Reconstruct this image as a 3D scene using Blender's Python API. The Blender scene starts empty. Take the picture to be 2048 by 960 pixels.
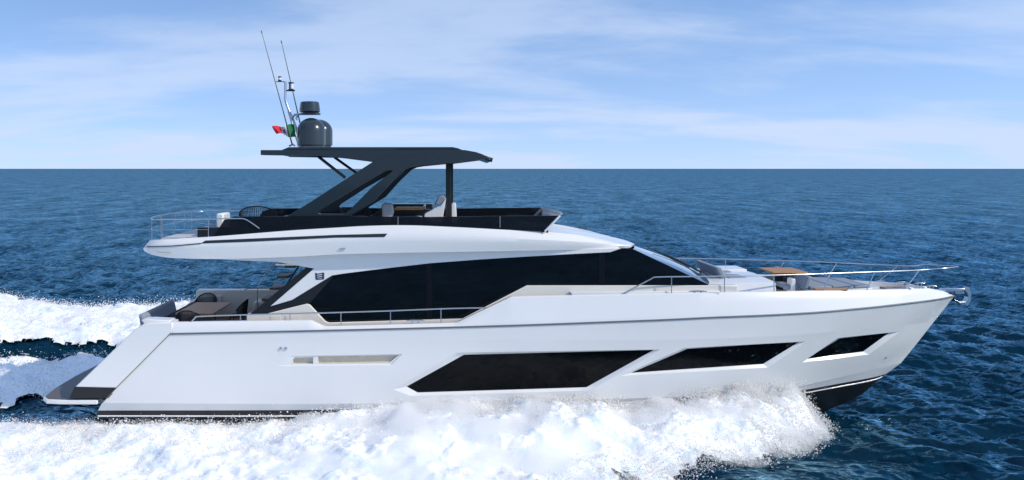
import bpy, math, random
import numpy as np
from mathutils import Vector, Matrix
from mathutils.bvhtree import BVHTree
from mathutils.geometry import delaunay_2d_cdt
random.seed(7); rng = np.random.default_rng(11)
R = math.radians
scene = bpy.context.scene
col = scene.collection

# ------------------------------------------------------------------ camera
F = 1625.0; CY = -28.0; CZ = 8.35; VX = 905.0; HY = 337.0     # focal length, place and vanishing point in 2048 px units
cam = bpy.data.cameras.new('camera'); cam_o = bpy.data.objects.new('camera', cam); col.objects.link(cam_o)
cam.sensor_width = 36; cam.lens = 36*F/2048
cam.shift_x = (1024-VX)/2048; cam.shift_y = -(480-HY)/2048
cam.clip_start = 0.5; cam.clip_end = 60000
cam_o.location = (0, CY, CZ); cam_o.rotation_euler = (R(90), 0, 0)
scene.camera = cam_o

# ------------------------------------------------------------------ sky and sun
SUN = Vector((.78, -.33, .58)).normalized()
el = math.asin(SUN.z); az = math.atan2(SUN.x, SUN.y)
w = bpy.data.worlds.new('World'); scene.world = w; w.use_nodes = True
nt = w.node_tree; nt.nodes.clear()
def N(t, ty, **kw):
    n = t.nodes.new(ty)
    for k, v in kw.items(): setattr(n, k, v)
    return n
out = N(nt, 'ShaderNodeOutputWorld'); bg = N(nt, 'ShaderNodeBackground'); bg.inputs[1].default_value = 0.15
sky = N(nt, 'ShaderNodeTexSky', sky_type='NISHITA', sun_disc=False)
sky.sun_elevation = el; sky.sun_rotation = az; sky.air_density = 1.0; sky.dust_density = 0.2; sky.ozone_density = 3.0
SKYVEC = True
tc = N(nt, 'ShaderNodeTexCoord'); sep = N(nt, 'ShaderNodeSeparateXYZ'); nt.links.new(tc.outputs['Generated'], sep.inputs[0])
def wm(op, a, b=None):
    n = N(nt, 'ShaderNodeMath', operation=op)
    for i, v in enumerate((a, b)):
        if v is None: continue
        if isinstance(v, (int, float)): n.inputs[i].default_value = v
        else: nt.links.new(v, n.inputs[i])
    return n.outputs[0]
cv = N(nt, 'ShaderNodeCombineXYZ'); nt.links.new(sep.outputs[0], cv.inputs[0]); nt.links.new(sep.outputs[1], cv.inputs[1])
nt.links.new(wm('ADD', wm('MULTIPLY', sep.outputs[2], 1.8), 0.22), cv.inputs[2])
vn = N(nt, 'ShaderNodeVectorMath', operation='NORMALIZE'); nt.links.new(cv.outputs[0], vn.inputs[0]); nt.links.new(vn.outputs[0], sky.inputs[0])
# thin high cloud: noise stretched sideways on a flat layer overhead
zc = wm('ADD', wm('MAXIMUM', sep.outputs[2], 0.0), 0.17)
comb = N(nt, 'ShaderNodeCombineXYZ')
nt.links.new(wm('MULTIPLY', wm('DIVIDE', sep.outputs[0], zc), 0.55), comb.inputs[0]); nt.links.new(wm('DIVIDE', sep.outputs[1], zc), comb.inputs[1])
n1 = N(nt, 'ShaderNodeTexNoise'); n1.inputs['Scale'].default_value = 1.05; n1.inputs['Detail'].default_value = 7; n1.inputs['Roughness'].default_value = .58; n1.inputs['Distortion'].default_value = .25
mp = N(nt, 'ShaderNodeMapping'); mp.inputs['Location'].default_value = (3.4, 1.1, 0); nt.links.new(comb.outputs[0], mp.inputs[0]); nt.links.new(mp.outputs[0], n1.inputs['Vector'])
cr = N(nt, 'ShaderNodeValToRGB'); cr.color_ramp.elements[0].position = .42; cr.color_ramp.elements[1].position = .64; nt.links.new(n1.outputs[0], cr.inputs[0])
cr.color_ramp.interpolation = 'EASE'
haze_ = wm('EXPONENT', wm('MULTIPLY', wm('MAXIMUM', sep.outputs[2], 0.0), -11.0))
cover = wm('MINIMUM', wm('ADD', wm('ADD', wm('MULTIPLY', cr.outputs[0], 0.46), 0.10), wm('MULTIPLY', haze_, .62)), .92)
mix = N(nt, 'ShaderNodeMix', data_type='RGBA'); nt.links.new(cover, mix.inputs[0])
tint = N(nt, 'ShaderNodeMix', data_type='RGBA', blend_type='MULTIPLY'); tint.inputs[0].default_value = 1
nt.links.new(sky.outputs[0], tint.inputs[6]); tint.inputs[7].default_value = (1.02, 1.24, 1.36, 1)
nt.links.new(tint.outputs[2], mix.inputs[6]); mix.inputs[7].default_value = (3.45, 4.1, 5.35, 1)
nt.links.new(mix.outputs[2], bg.inputs[0]); nt.links.new(bg.outputs[0], out.inputs[0])
sl = bpy.data.lights.new('sun', 'SUN'); sl.energy = 3.0; sl.angle = R(.5); sl.color = (1, .91, .77)
so = bpy.data.objects.new('sun', sl); col.objects.link(so); so.rotation_euler = (-SUN).to_track_quat('-Z', 'Y').to_euler(); so.location = (60, -50, 60)
scene.view_settings.view_transform = 'Standard'; scene.view_settings.look = 'None'
scene.view_settings.exposure = 0.3; scene.view_settings.gamma = 1
scene.render.engine = 'CYCLES'
scene.cycles.max_bounces = 10; scene.cycles.volume_bounces = 9; scene.cycles.diffuse_bounces = 4; scene.cycles.glossy_bounces = 4

# ------------------------------------------------------------------ materials
def mat(name, c, rough=.5, metal=0, spec=.5, coat=0, noise=None, bump=None, trans=None, sub=0):
    m = bpy.data.materials.new(name); m.use_nodes = True; t = m.node_tree
    b = t.nodes['Principled BSDF']
    b.inputs['Base Color'].default_value = (*c, 1); b.inputs['Roughness'].default_value = rough
    b.inputs['Metallic'].default_value = metal; b.inputs['Specular IOR Level'].default_value = spec
    b.inputs['Coat Weight'].default_value = coat; b.inputs['Coat Roughness'].default_value = .05
    tcn = N(t, 'ShaderNodeTexCoord')
    if noise:                                   # (scale, strength): small tonal change of the surface
        nz = N(t, 'ShaderNodeTexNoise'); nz.inputs['Scale'].default_value = noise[0]; nz.inputs['Detail'].default_value = 5
        t.links.new(tcn.outputs['Object'], nz.inputs['Vector'])
        mx = N(t, 'ShaderNodeMix', data_type='RGBA'); t.links.new(nz.outputs[0], mx.inputs[0])
        mx.inputs[6].default_value = (*[v*(1-noise[1]) for v in c], 1); mx.inputs[7].default_value = (*[min(1, v*(1+noise[1])) for v in c], 1)
        t.links.new(mx.outputs[2], b.inputs['Base Color'])
    if bump:                                    # (scale, strength, distance)
        nb = N(t, 'ShaderNodeTexNoise'); nb.inputs['Scale'].default_value = bump[0]; nb.inputs['Detail'].default_value = 3
        t.links.new(tcn.outputs['Object'], nb.inputs['Vector'])
        bp = N(t, 'ShaderNodeBump'); bp.inputs['Strength'].default_value = bump[1]; bp.inputs['Distance'].default_value = bump[2]
        t.links.new(nb.outputs[0], bp.inputs['Height']); t.links.new(bp.outputs[0], b.inputs['Normal'])
    if trans:
        tb = N(t, 'ShaderNodeBsdfTransparent'); tb.inputs[0].default_value = (*trans[1], 1); ms = N(t, 'ShaderNodeMixShader'); ms.inputs[0].default_value = trans[0]
        t.links.new(b.outputs[0], ms.inputs[1]); t.links.new(tb.outputs[0], ms.inputs[2]); t.links.new(ms.outputs[0], t.nodes['Material Output'].inputs[0])
    if sub:
        b.inputs['Subsurface Weight'].default_value = sub; b.inputs['Subsurface Radius'].default_value = (.1, .15, .2); b.inputs['Subsurface Scale'].default_value = .6
    return m
GEL = mat('white_gelcoat', (.75, .745, .735), .22, coat=.6, noise=(.6, .02), bump=(1.2, .15, .004))
CREAM = mat('cream_gelcoat', (.76, .71, .64), .35, coat=.2, noise=(2, .04))
SLATE = mat('slate_paint', (.007, .014, .019), .32, coat=.3, noise=(3, .1))
BLACK = mat('black_paint', (.007, .008, .010), .35)
GLASS = mat('black_glass', (.003, .004, .005), .03, spec=.32, noise=(.7, .3))
HGLASS = mat('hull_glass', (.002, .003, .004), .06, spec=.12)
MULL = mat('dark_mullion', (.002, .002, .003), .3, spec=.3)
SCREEN = mat('windshield_glass', (.09, .13, .19), .04, spec=1.0, coat=1)
TINT = mat('smoked_screen', (.008, .008, .010), .06, trans=(.22, (.55, .5, .5)))
CHROME = mat('polished_steel', (.55, .57, .60), .28, metal=1)
RUBBER = mat('grey_rub_strip', (.12, .13, .15), .4)
CUSH = mat('slate_cushion', (.22, .255, .31), .85, noise=(30, .12), bump=(120, .3, .004))
PALE = mat('pale_cushion', (.46, .46, .47), .85, noise=(30, .06), bump=(90, .3, .004))
WICK = mat('black_rope_weave', (.012, .012, .013), .6, bump=(90, .8, .01))
NAVY = mat('navy_emblem', (.03, .055, .11), .4)
BOTTOM = mat('black_antifouling', (.010, .011, .014), .35, noise=(3, .3))
VENTM = mat('vent_interior', (.62, .56, .45), .6, noise=(8, .15))
GOLD = mat('gold_seam', (.26, .22, .15), .4)  # the hull seam line's own gold colour
LAMP = mat('lamp_lens', (.7, .72, .75), .1)
def teak(name, c, scale=9):
    m = bpy.data.materials.new(name); m.use_nodes = True; t = m.node_tree; b = t.nodes['Principled BSDF']
    tcn = N(t, 'ShaderNodeTexCoord'); wv = N(t, 'ShaderNodeTexWave', bands_direction='Y'); wv.inputs['Scale'].default_value = scale; wv.inputs['Distortion'].default_value = .15
    nz = N(t, 'ShaderNodeTexNoise'); nz.inputs['Scale'].default_value = 14; mp = N(t, 'ShaderNodeMapping'); mp.inputs['Scale'].default_value = (.25, 2.5, 1)
    t.links.new(tcn.outputs['Object'], wv.inputs[0]); t.links.new(tcn.outputs['Object'], mp.inputs[0]); t.links.new(mp.outputs[0], nz.inputs['Vector'])
    cr = N(t, 'ShaderNodeValToRGB'); cr.color_ramp.elements[0].position = .02; cr.color_ramp.elements[0].color = (*[v*.3 for v in c], 1)
    cr.color_ramp.elements[1].position = .12; cr.color_ramp.elements[1].color = (*c, 1); t.links.new(wv.outputs[0], cr.inputs[0])
    mx = N(t, 'ShaderNodeMix', data_type='RGBA', blend_type='MULTIPLY'); mx.inputs[0].default_value = .3
    t.links.new(cr.outputs[0], mx.inputs[6]); t.links.new(nz.outputs[0], mx.inputs[7]); t.links.new(mx.outputs[2], b.inputs['Base Color'])
    b.inputs['Roughness'].default_value = .5; return m
TEAK = teak('varnished_teak', (.52, .25, .09)); TEAKD = teak('deck_teak', (.30, .18, .10)); TEAKG = teak('grey_wet_teak', (.13, .115, .12))
TABLE = teak('table_teak', (.72, .38, .19))

# ------------------------------------------------------------------ helpers
def P(px, py, Y):                               # a point seen at (px, py) that stands at depth Y
    D = Y-CY; return Vector(((px-VX)*D/F, Y, CZ-(py-HY)*D/F))
def link(name, me, m, parent=None, smooth=None, bevel=0):
    o = bpy.data.objects.new(name, me); col.objects.link(o)
    if m: me.materials.append(m)
    if parent: o.parent = parent; 
    if parent: o.matrix_parent_inverse = Matrix.Identity(4)
    if smooth is not None:
        me.shade_smooth()
        if smooth < 180: me.set_sharp_from_angle(angle=R(smooth))
    if bevel:
        b = o.modifiers.new('bevel', 'BEVEL'); b.width = bevel; b.segments = 2; b.limit_method = 'ANGLE'; b.angle_limit = R(35)
        if smooth is None: me.shade_smooth(); me.set_sharp_from_angle(angle=R(30))
    return o
def mesh(name, vs, fs):
    me = bpy.data.meshes.new(name); me.from_pydata([tuple(v) for v in vs], [], fs); me.update(); return me
def inside(x, y, poly):
    c = False; n = len(poly)
    for i in range(n):
        a, b = poly[i], poly[i-1]
        if (a[1] > y) != (b[1] > y) and x < (b[0]-a[0])*(y-a[1])/(b[1]-a[1])+a[0]: c = not c
    return c
class MB:
    def __init__(s): s.v = []; s.f = []
    def add(s, vs, fs):
        k = len(s.v); s.v += [Vector(v) for v in vs]; s.f += [tuple(i+k for i in f) for f in fs]; return s
    def box(s, x0, x1, y0, y1, z0, z1, dx=0, dy=0, tx=0, ty=0):   # dx,dy shift the top; tx,ty shrink it
        b = [(x0, y0, z0), (x1, y0, z0), (x1, y1, z0), (x0, y1, z0)]
        t = [(x0+dx+tx, y0+dy+ty, z1), (x1+dx-tx, y0+dy+ty, z1), (x1+dx-tx, y1+dy-ty, z1), (x0+dx+tx, y1+dy-ty, z1)]
        return s.add(b+t, [(3, 2, 1, 0), (4, 5, 6, 7), (0, 1, 5, 4), (1, 2, 6, 5), (2, 3, 7, 6), (3, 0, 4, 7)])
    def slab(s, poly, Y0, Y1, inset=0):         # poly: px points on the plane Y0, carried back to Y1
        a = [P(x, y, Y0) for x, y in poly]; n = len(a)
        b = [Vector((p.x, Y1, p.z)) for p in a]
        ar = sum(a[i].x*a[(i+1) % n].z-a[(i+1) % n].x*a[i].z for i in range(n))
        fr = tuple(range(n)) if (ar > 0) else tuple(reversed(range(n)))
        fs = [fr, tuple(n+i for i in reversed(fr))]
        for k in range(n):
            i, j = fr[k], fr[(k+1) % n]; fs.append((j, i, n+i, n+j))
        if Y1 < Y0: fs = [tuple(reversed(f)) for f in fs]
        return s.add(a+b, fs)
    def tube(s, pts, r, n=8, cap=True):
        pts = [Vector(p) for p in pts]; rr = r if isinstance(r, (list, tuple)) else [r]*len(pts); rings = []
        up = None
        for i, p in enumerate(pts):
            d = (pts[min(i+1, len(pts)-1)]-pts[max(i-1, 0)]).normalized()
            a = d.orthogonal().normalized() if up is None else (up-d*up.dot(d)).normalized()
            up = a; b = d.cross(a)
            rings.append([p+(a*math.cos(2*math.pi*k/n)+b*math.sin(2*math.pi*k/n))*rr[i] for k in range(n)])
        vs = [v for g in rings for v in g]; fs = []
        for i in range(len(pts)-1):
            for k in range(n):
                fs.append((i*n+k, i*n+(k+1) % n, (i+1)*n+(k+1) % n, (i+1)*n+k))
        if cap: fs += [tuple(reversed(range(n))), tuple((len(pts)-1)*n+k for k in range(n))]
        return s.add(vs, fs)
    def lathe(s, c, prof, n=40):
        c = Vector(c); vs = []; fs = []
        for r, z in prof:
            for k in range(n): a = 2*math.pi*k/n; vs.append(c+Vector((r*math.cos(a), r*math.sin(a), z)))
        for i in range(len(prof)-1):
            for k in range(n): fs.append((i*n+k, i*n+(k+1) % n, (i+1)*n+(k+1) % n, (i+1)*n+k))
        fs += [tuple(reversed(range(n))), tuple((len(prof)-1)*n+k for k in range(n))]
        return s.add(vs, fs)
    def build(s, name, m, parent=None, smooth=None, bevel=0, mirror=False):
        v = [Vector((p.x, -p.y, p.z)) for p in s.v] if mirror else s.v
        f = [tuple(reversed(q)) for q in s.f] if mirror else s.f
        return link(name, mesh(name, v, f), m, parent, smooth, bevel)
def both(mb, name, m, parent, **k): return mb.build(name, m, parent, **k), mb.build(name, m, parent, mirror=True, **k)
def tag(o, label, cat, group=None, kind=None):
    if label: o['label'] = label
    if cat: o['category'] = cat
    if group: o['group'] = group
    if kind: o['kind'] = kind
    return o
def empty(name, loc, rz=0):
    o = bpy.data.objects.new(name, None); col.objects.link(o); o.location = loc; o.rotation_euler.z = rz; o.empty_display_size = .3; return o
def smoothpath(pts, n=6):                       # Catmull-Rom through 3D points
    pts = [Vector(p) for p in pts]; o = []
    for i in range(len(pts)-1):
        a = pts[max(i-1, 0)]; b = pts[i]; c = pts[i+1]; d = pts[min(i+2, len(pts)-1)]
        for k in range(n):
            t = k/n; o.append(.5*((2*b)+(c-a)*t+(2*a-5*b+4*c-d)*t*t+(3*b-a-3*c+d)*t**3))
    return o+[pts[-1]]
def pchip(x, y):
    x = np.array(x, float); y = np.array(y, float); h = np.diff(x); d = np.diff(y)/h; m = np.zeros(len(x))
    for i in range(1, len(x)-1):
        if d[i-1]*d[i] > 0:
            w1 = 2*h[i]+h[i-1]; w2 = h[i]+2*h[i-1]; m[i] = (w1+w2)/(w1/d[i-1]+w2/d[i])
    m[0] = d[0]; m[-1] = d[-1]
    def f(q):
        q = np.clip(q, x[0], x[-1]); i = np.clip(np.searchsorted(x, q, 'right')-1, 0, len(x)-2); t = (q-x[i])/h[i]
        return (2*t**3-3*t**2+1)*y[i]+(t**3-2*t**2+t)*h[i]*m[i]+(-2*t**3+3*t**2)*y[i+1]+(t**3-t**2)*h[i]*m[i+1]
    return f
class Line:                                     # a long line of the boat, given by seen points with their depth or by world points
    def __init__(s, pts, world=False):
        q = [Vector(p) if world else P(*p) for p in pts]
        X = np.array([p.x for p in q]); s.t = (X-X[0])/(X[-1]-X[0])
        s.x0, s.x1 = X[0], X[-1]; s.fy = pchip(s.t, [p.y for p in q]); s.fz = pchip(s.t, [p.z for p in q])
    def __call__(s, t): return Vector((s.x0+(s.x1-s.x0)*t, float(s.fy(t)), float(s.fz(t))))
class Surf:                                     # surface lofted over lines, v in 0..len-1 (Catmull-Rom across)
    def __init__(s, lines, nt=240, nv=8, smooth=True):
        s.L = lines; s.n = len(lines)-1; s.smooth = smooth; s.nt = nt; s.nv = nv*s.n
        s.v = [s.S(i/nt, j/nv) for j in range(s.nv+1) for i in range(nt+1)]; s.step = 1/nv
        s.f = [(j*(nt+1)+i, j*(nt+1)+i+1, (j+1)*(nt+1)+i+1, (j+1)*(nt+1)+i) for j in range(s.nv) for i in range(nt)]
        s.bvh = BVHTree.FromPolygons(s.v, s.f)
    def S(s, t, v):
        t = min(max(t, 0), 1); v = min(max(v, 0), s.n); i = min(int(v), s.n-1); u = v-i
        b, c = s.L[i](t), s.L[i+1](t)
        if not s.smooth or s.n < 2: return b.lerp(c, u)
        a = s.L[i-1](t) if i > 0 else 2*b-c
        d = s.L[i+2](t) if i+2 <= s.n else 2*c-b
        return .5*((2*b)+(c-a)*u+(2*a-5*b+4*c-d)*u*u+(3*b-a-3*c+d)*u**3)
    def Nn(s, t, v):
        e = .004; a = s.S(min(t+e, 1), v)-s.S(max(t-e, 0), v); b = s.S(t, min(v+e*4, s.n))-s.S(t, max(v-e*4, 0))
        n = a.cross(b); n = n.normalized() if n.length > 1e-9 else Vector((0, -1, 0))
        return -n if n.y > 0 else n
    def inv(s, px, py):
        o = Vector((0, CY, CZ)); d = (P(px, py, 0)-o).normalized()
        h = s.bvh.ray_cast(o, d)
        if h[0] is None:
            q = s.bvh.find_nearest(P(px, py, -2.6)); h = q
        k = h[2]; j, i = divmod(k, s.nt); t, v = (i+.5)/s.nt, (j+.5)*s.step
        for _ in range(3):                      # Newton steps to the exact (t, v)
            c = s.S(t, v); e = (s.S(t+.001, v)-s.S(t-.001, v))/.002; g = (s.S(t, v+.01)-s.S(t, v-.01))/.02; q = h[0]-c
            ee, gg, eg = e.dot(e), g.dot(g), e.dot(g); det = max(ee*gg-eg*eg, 1e-9); qe, qg = q.dot(e), q.dot(g)
            t += (qe*gg-qg*eg)/det; v += (qg*ee-qe*eg)/det
        return (min(max(t, .002), .998), min(max(v, .002), s.n-.002))
    def loop(s, poly, seg=30):                  # densified outline in (t, v)
        o = []
        for k in range(len(poly)):
            a, b = poly[k], poly[(k+1) % len(poly)]
            n = max(2, int(seg/10))*4
            for i in range(n): u = i/n; o.append(s.inv(a[0]+(b[0]-a[0])*u, a[1]+(b[1]-a[1])*u))
        return o
    def fill(s, loops_hole=(), outer=None, off=0, gt=200, gv=30):
        A = 28.0; B = 1.3; V = []; Fc = []; E = []
        if outer is None: V = [Vector((0, 0)), Vector((A, 0)), Vector((A, s.n*B)), Vector((0, s.n*B))]; 
        else: V = [Vector((t*A, v*B)) for t, v in outer]
        Fc.append(list(range(len(V))))
        for L in loops_hole:
            k = len(V); V += [Vector((t*A, v*B)) for t, v in L]; Fc.append(list(range(k, len(V))))
        ts = [v.x for v in V[:len(Fc[0])]]; vs = [v.y for v in V[:len(Fc[0])]]
        t0, t1, v0, v1 = min(ts), max(ts), min(vs), max(vs)
        for i in range(gt+1):
            for j in range(gv+1): V.append(Vector((t0+(t1-t0)*i/gt, v0+(v1-v0)*j/gv)))
        r = delaunay_2d_cdt(V, [], Fc, 0, 1e-5)
        vv, ff, of = r[0], r[2], r[5]
        keep = [f for f, o in zip(ff, of) if 0 in o and not any(k in o for k in range(1, len(Fc)))]
        used = sorted({i for f in keep for i in f}); mp = {i: k for k, i in enumerate(used)}
        pts = []; nor = []
        for i in used:
            t, v = vv[i].x/A, vv[i].y/B; n = s.Nn(t, v); pts.append(s.S(t, v)+n*off); nor.append(n)
        fs = []
        for f in keep:
            g = [mp[i] for i in f]; a, b, c = pts[g[0]], pts[g[1]], pts[g[2]]
            if (b-a).cross(c-a).dot(nor[g[0]]) < 0: g.reverse()
            fs.append(tuple(g))
        return pts, fs, nor
def surf_mesh(name, pieces, m, parent, mirror=False):
    V = []; Fs = []; NN = []
    for pts, fs, nor in pieces:
        k = len(V); V += pts; NN += nor; Fs += [tuple(i+k for i in f) for f in fs]
    if mirror: V = [Vector((p.x, -p.y, p.z)) for p in V]; NN = [Vector((p.x, -p.y, p.z)) for p in NN]; Fs = [tuple(reversed(f)) for f in Fs]
    me = mesh(name, V, Fs); me.shade_smooth(); me.normals_split_custom_set_from_vertices([tuple(n) for n in NN])
    return link(name, me, m, parent)
def solid(o, th): md = o.modifiers.new('solid', 'SOLIDIFY'); md.thickness = th; md.offset = 1; return o

# ------------------------------------------------------------------ sea
def sstep(a, b, x): t = np.clip((x-a)/(b-a), 0, 1); return t*t*(3-2*t)
def waves(X, Y, dx, dy, lo=.3, hi=6, n=110, seed=3):
    r = np.random.default_rng(seed); H = np.zeros_like(X)
    for i in range(n):
        lam = lo*(hi/lo)**((i+r.random())/n); th = R(62)+r.normal(0, .38); k = 2*math.pi/lam
        kx, ky = k*math.cos(th), k*math.sin(th); amp = .0120*lam**.85*(1 if lam < 3.0 else .6)
        res = np.clip(1.6-np.maximum(dx*abs(kx), dy*abs(ky))/1.4, 0, 1)
        ph = kx*X+ky*Y+r.random()*6.283
        s = np.sin(ph); H += amp*res*(s+.22*np.cos(2*ph))
    return H
def vnoise(X, Y, s, seed, oct=4, rough=.55):    # value noise
    r = np.random.default_rng(seed); T = r.random((256, 256)).astype(np.float32); H = np.zeros_like(X); a = 1; tot = 0
    for o in range(oct):
        x = X*s+o*17.3; y = Y*s+o*9.1; i = np.floor(x).astype(int); j = np.floor(y).astype(int); u = x-i; v = y-j
        u = u*u*(3-2*u); v = v*v*(3-2*v); i &= 255; j &= 255; i1 = (i+1) & 255; j1 = (j+1) & 255
        H += a*((T[i, j]*(1-u)+T[i1, j]*u)*(1-v)+(T[i, j1]*(1-u)+T[i1, j1]*u)*v); tot += a; a *= rough; s *= 2.03
    return H/tot
XBOW = 11.6
def yout(X): return np.interp(X, [-30, -15, -5, 0, 2.5, 4.5, 6.3, 8.5, 9.7, 10.7, 11.6, 11.9], [-16, -14, -12, -10.5, -8.6, -7.1, -6.1, -5.4, -4.6, -3.8, -3.0, -2.3])
def yin(X): return np.interp(X, [-30, -13.5, -12.2, 5, 8, 10, 11.9], [-1.6, -1.9, -2.4, -2.3, -1.8, -1.2, -.6])
def yfar(X): return np.interp(X, [-60, -29, -21.5, -15, -10, -5, 5, 11], [40, 25, 20, 21, 19, 12, 6, 2.5])
def wake_h(X, Y):                               # shape the boat gives the water
    n = vnoise(X, Y, .22, 5, 3)
    h = .85*sstep(6.8, 8.0, Y+1.6*(n-.5))*(1-sstep(13, yfar(X)+1, Y))*(1-sstep(-8, 2, X))
    h += .30*np.exp(-((Y-yout(X)-.9)/1.3)**2)*sstep(12, 8, X)*-1*-1
    h += .18*np.exp(-((Y+6.4-.25*(X-8))/1.1)**2)*sstep(5, 9, X)*(1-sstep(13, 19, X))
    return h
def hull_near(X): return np.interp(X, [-12.5, 5, 8, 10, 11.9, 13.5], [2.7, 2.3, 1.8, 1.2, .5, 0])
def sea_h(X, Y, dx, dy):
    calm = 1-.55*np.exp(-((Y+4)/5)**2)*(1-sstep(10, 16, X))
    return waves(X, Y, dx, dy)*calm+wake_h(X, Y)-.05
def grid_mesh(name, X, Y, Z, keep=None):
    nr, nc = X.shape; co = np.stack([X, Y, Z], -1).reshape(-1, 3).astype(np.float32)
    i = (np.arange(nr-1)[:, None]*nc+np.arange(nc-1)[None, :]).reshape(-1)
    q = np.stack([i, i+1, i+nc+1, i+nc], -1)
    if keep is not None:
        q = q[keep.reshape(-1)]; u, inv = np.unique(q, return_inverse=True); co = co[u]; q = inv.reshape(-1, 4)
    me = bpy.data.meshes.new(name); me.vertices.add(len(co)); me.vertices.foreach_set('co', co.reshape(-1))
    me.loops.add(q.size); me.loops.foreach_set('vertex_index', q.reshape(-1).astype(np.int32))
    me.polygons.add(len(q)); me.polygons.foreach_set('loop_start', (np.arange(len(q))*4).astype(np.int32))
    me.polygons.foreach_set('use_smooth', np.ones(len(q), bool)); me.update(calc_edges=True); me.validate(); return me
def sea_material():
    m = bpy.data.materials.new('sea_water'); m.use_nodes = True; t = m.node_tree; t.nodes.clear()
    out = N(t, 'ShaderNodeOutputMaterial'); df = N(t, 'ShaderNodeBsdfDiffuse'); gs = N(t, 'ShaderNodeBsdfGlossy'); ms = N(t, 'ShaderNodeMixShader')
    gs.inputs['Roughness'].default_value = .11; gs.inputs['Color'].default_value = (.46, .81, .98, 1)
    tcn = N(t, 'ShaderNodeTexCoord')
    def noi(scale, mapping, det=6):
        n = N(t, 'ShaderNodeTexNoise'); n.inputs['Scale'].default_value = scale; n.inputs['Detail'].default_value = det; n.inputs['Roughness'].default_value = .6
        mp = N(t, 'ShaderNodeMapping'); mp.inputs['Scale'].default_value = mapping; mp.inputs['Rotation'].default_value = (0, 0, R(27))
        t.links.new(tcn.outputs['Object'], mp.inputs[0]); t.links.new(mp.outputs[0], n.inputs['Vector']); return n
    a = noi(.55, (.5, 1, 1), 4); c = noi(1.5, (.5, 1, 1), 5); c.inputs['Roughness'].default_value = .55
    b1 = N(t, 'ShaderNodeBump'); b1.inputs['Strength'].default_value = 1; b1.inputs['Distance'].default_value = .55; t.links.new(a.outputs[0], b1.inputs['Height'])
    s1 = N(t, 'ShaderNodeVectorMath', operation='SUBTRACT'); t.links.new(c.outputs[1], s1.inputs[0]); s1.inputs[1].default_value = (.5, .5, .5)
    s2 = N(t, 'ShaderNodeVectorMath', operation='MULTIPLY'); t.links.new(s1.outputs[0], s2.inputs[0]); s2.inputs[1].default_value = (.9, 1.3, 0)
    s3 = N(t, 'ShaderNodeVectorMath', operation='ADD'); t.links.new(b1.outputs[0], s3.inputs[0]); t.links.new(s2.outputs[0], s3.inputs[1])
    b2 = N(t, 'ShaderNodeVectorMath', operation='NORMALIZE'); t.links.new(s3.outputs[0], b2.inputs[0])
    for x in (df, gs): t.links.new(b2.outputs[0], x.inputs['Normal'])
    lw = N(t, 'ShaderNodeLayerWeight'); lw.inputs['Blend'].default_value = .5; t.links.new(b2.outputs[0], lw.inputs['Normal'])
    mu = N(t, 'ShaderNodeValToRGB'); t.links.new(lw.outputs['Facing'], mu.inputs[0]); mu.color_ramp.interpolation = 'EASE'   # reflectance of the rippled surface by viewing angle
    for k_, (p_, v_) in enumerate(((.38, .03), (.60, .24), (.77, .64), (1.0, .28))):
        e_ = mu.color_ramp.elements[k_] if k_ < 2 else mu.color_ramp.elements.new(p_)
        e_.position = p_; e_.color = (v_, v_, v_, 1)
    t.links.new(df.outputs[0], ms.inputs[1]); t.links.new(gs.outputs[0], ms.inputs[2]); t.links.new(ms.outputs[0], out.inputs[0])
    f1 = noi(1.0, (.9, .55, 1), 9); f1.inputs['Roughness'].default_value = .8; f1.inputs['Distortion'].default_value = .3
    f2 = noi(1.0, (.16, .06, 1), 9); f2.inputs['Roughness'].default_value = .8
    ad = N(t, 'ShaderNodeMath', operation='ADD'); t.links.new(f1.outputs[0], ad.inputs[0]); t.links.new(f2.outputs[0], ad.inputs[1])
    mr = N(t, 'ShaderNodeMapRange'); mr.inputs[1].default_value = .80; mr.inputs[2].default_value = 1.22; mr.inputs[3].default_value = .15; mr.inputs[4].default_value = 1.6; t.links.new(ad.outputs[0], mr.inputs[0])
    m3 = N(t, 'ShaderNodeMath', operation='MULTIPLY'); t.links.new(mu.outputs[0], m3.inputs[0]); t.links.new(mr.outputs[0], m3.inputs[1]); t.links.new(m3.outputs[0], ms.inputs[0])
    p = noi(.02, (.5, 1, 1), 5); mx = N(t, 'ShaderNodeMix', data_type='RGBA'); t.links.new(p.outputs[0], mx.inputs[0])
    mx.inputs[6].default_value = (.0008, .016, .032, 1); mx.inputs[7].default_value = (.001, .026, .054, 1); t.links.new(mx.outputs[2], df.inputs['Color'])
    return m
SEA = sea_material()
pyv = np.concatenate([np.linspace(1100, 345, 640), np.geomspace(8, .55, 30)+HY])
Dv = CZ*F/(pyv-HY); sv = np.linspace(-(VX+330), 2048-VX+330, 1500)/F
Dg, Sg = np.meshgrid(Dv, sv, indexing='ij'); Xg = Dg*Sg; Yg = Dg+CY
dyg = np.abs(np.gradient(Dv))[:, None]+0*Sg; dxg = Dg*(sv[1]-sv[0])
Zg = sea_h(Xg, Yg, dxg, dyg)
sea = link('sea', grid_mesh('sea', Xg, Yg, Zg), SEA); tag(sea, 'deep blue choppy open sea reaching the horizon', 'sea', kind='structure')
# the sea on either side of and behind the near sheet, a little lower
sb = MB(); z0 = -.75
sb.add([(-40000, -400, z0), (40000, -400, z0), (40000, 26000, z0), (-40000, 26000, z0)], [(0, 1, 2, 3)])
o = sb.build('water', SEA); tag(o, 'wide blue water around the choppy sea', 'sea', kind='structure')

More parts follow.
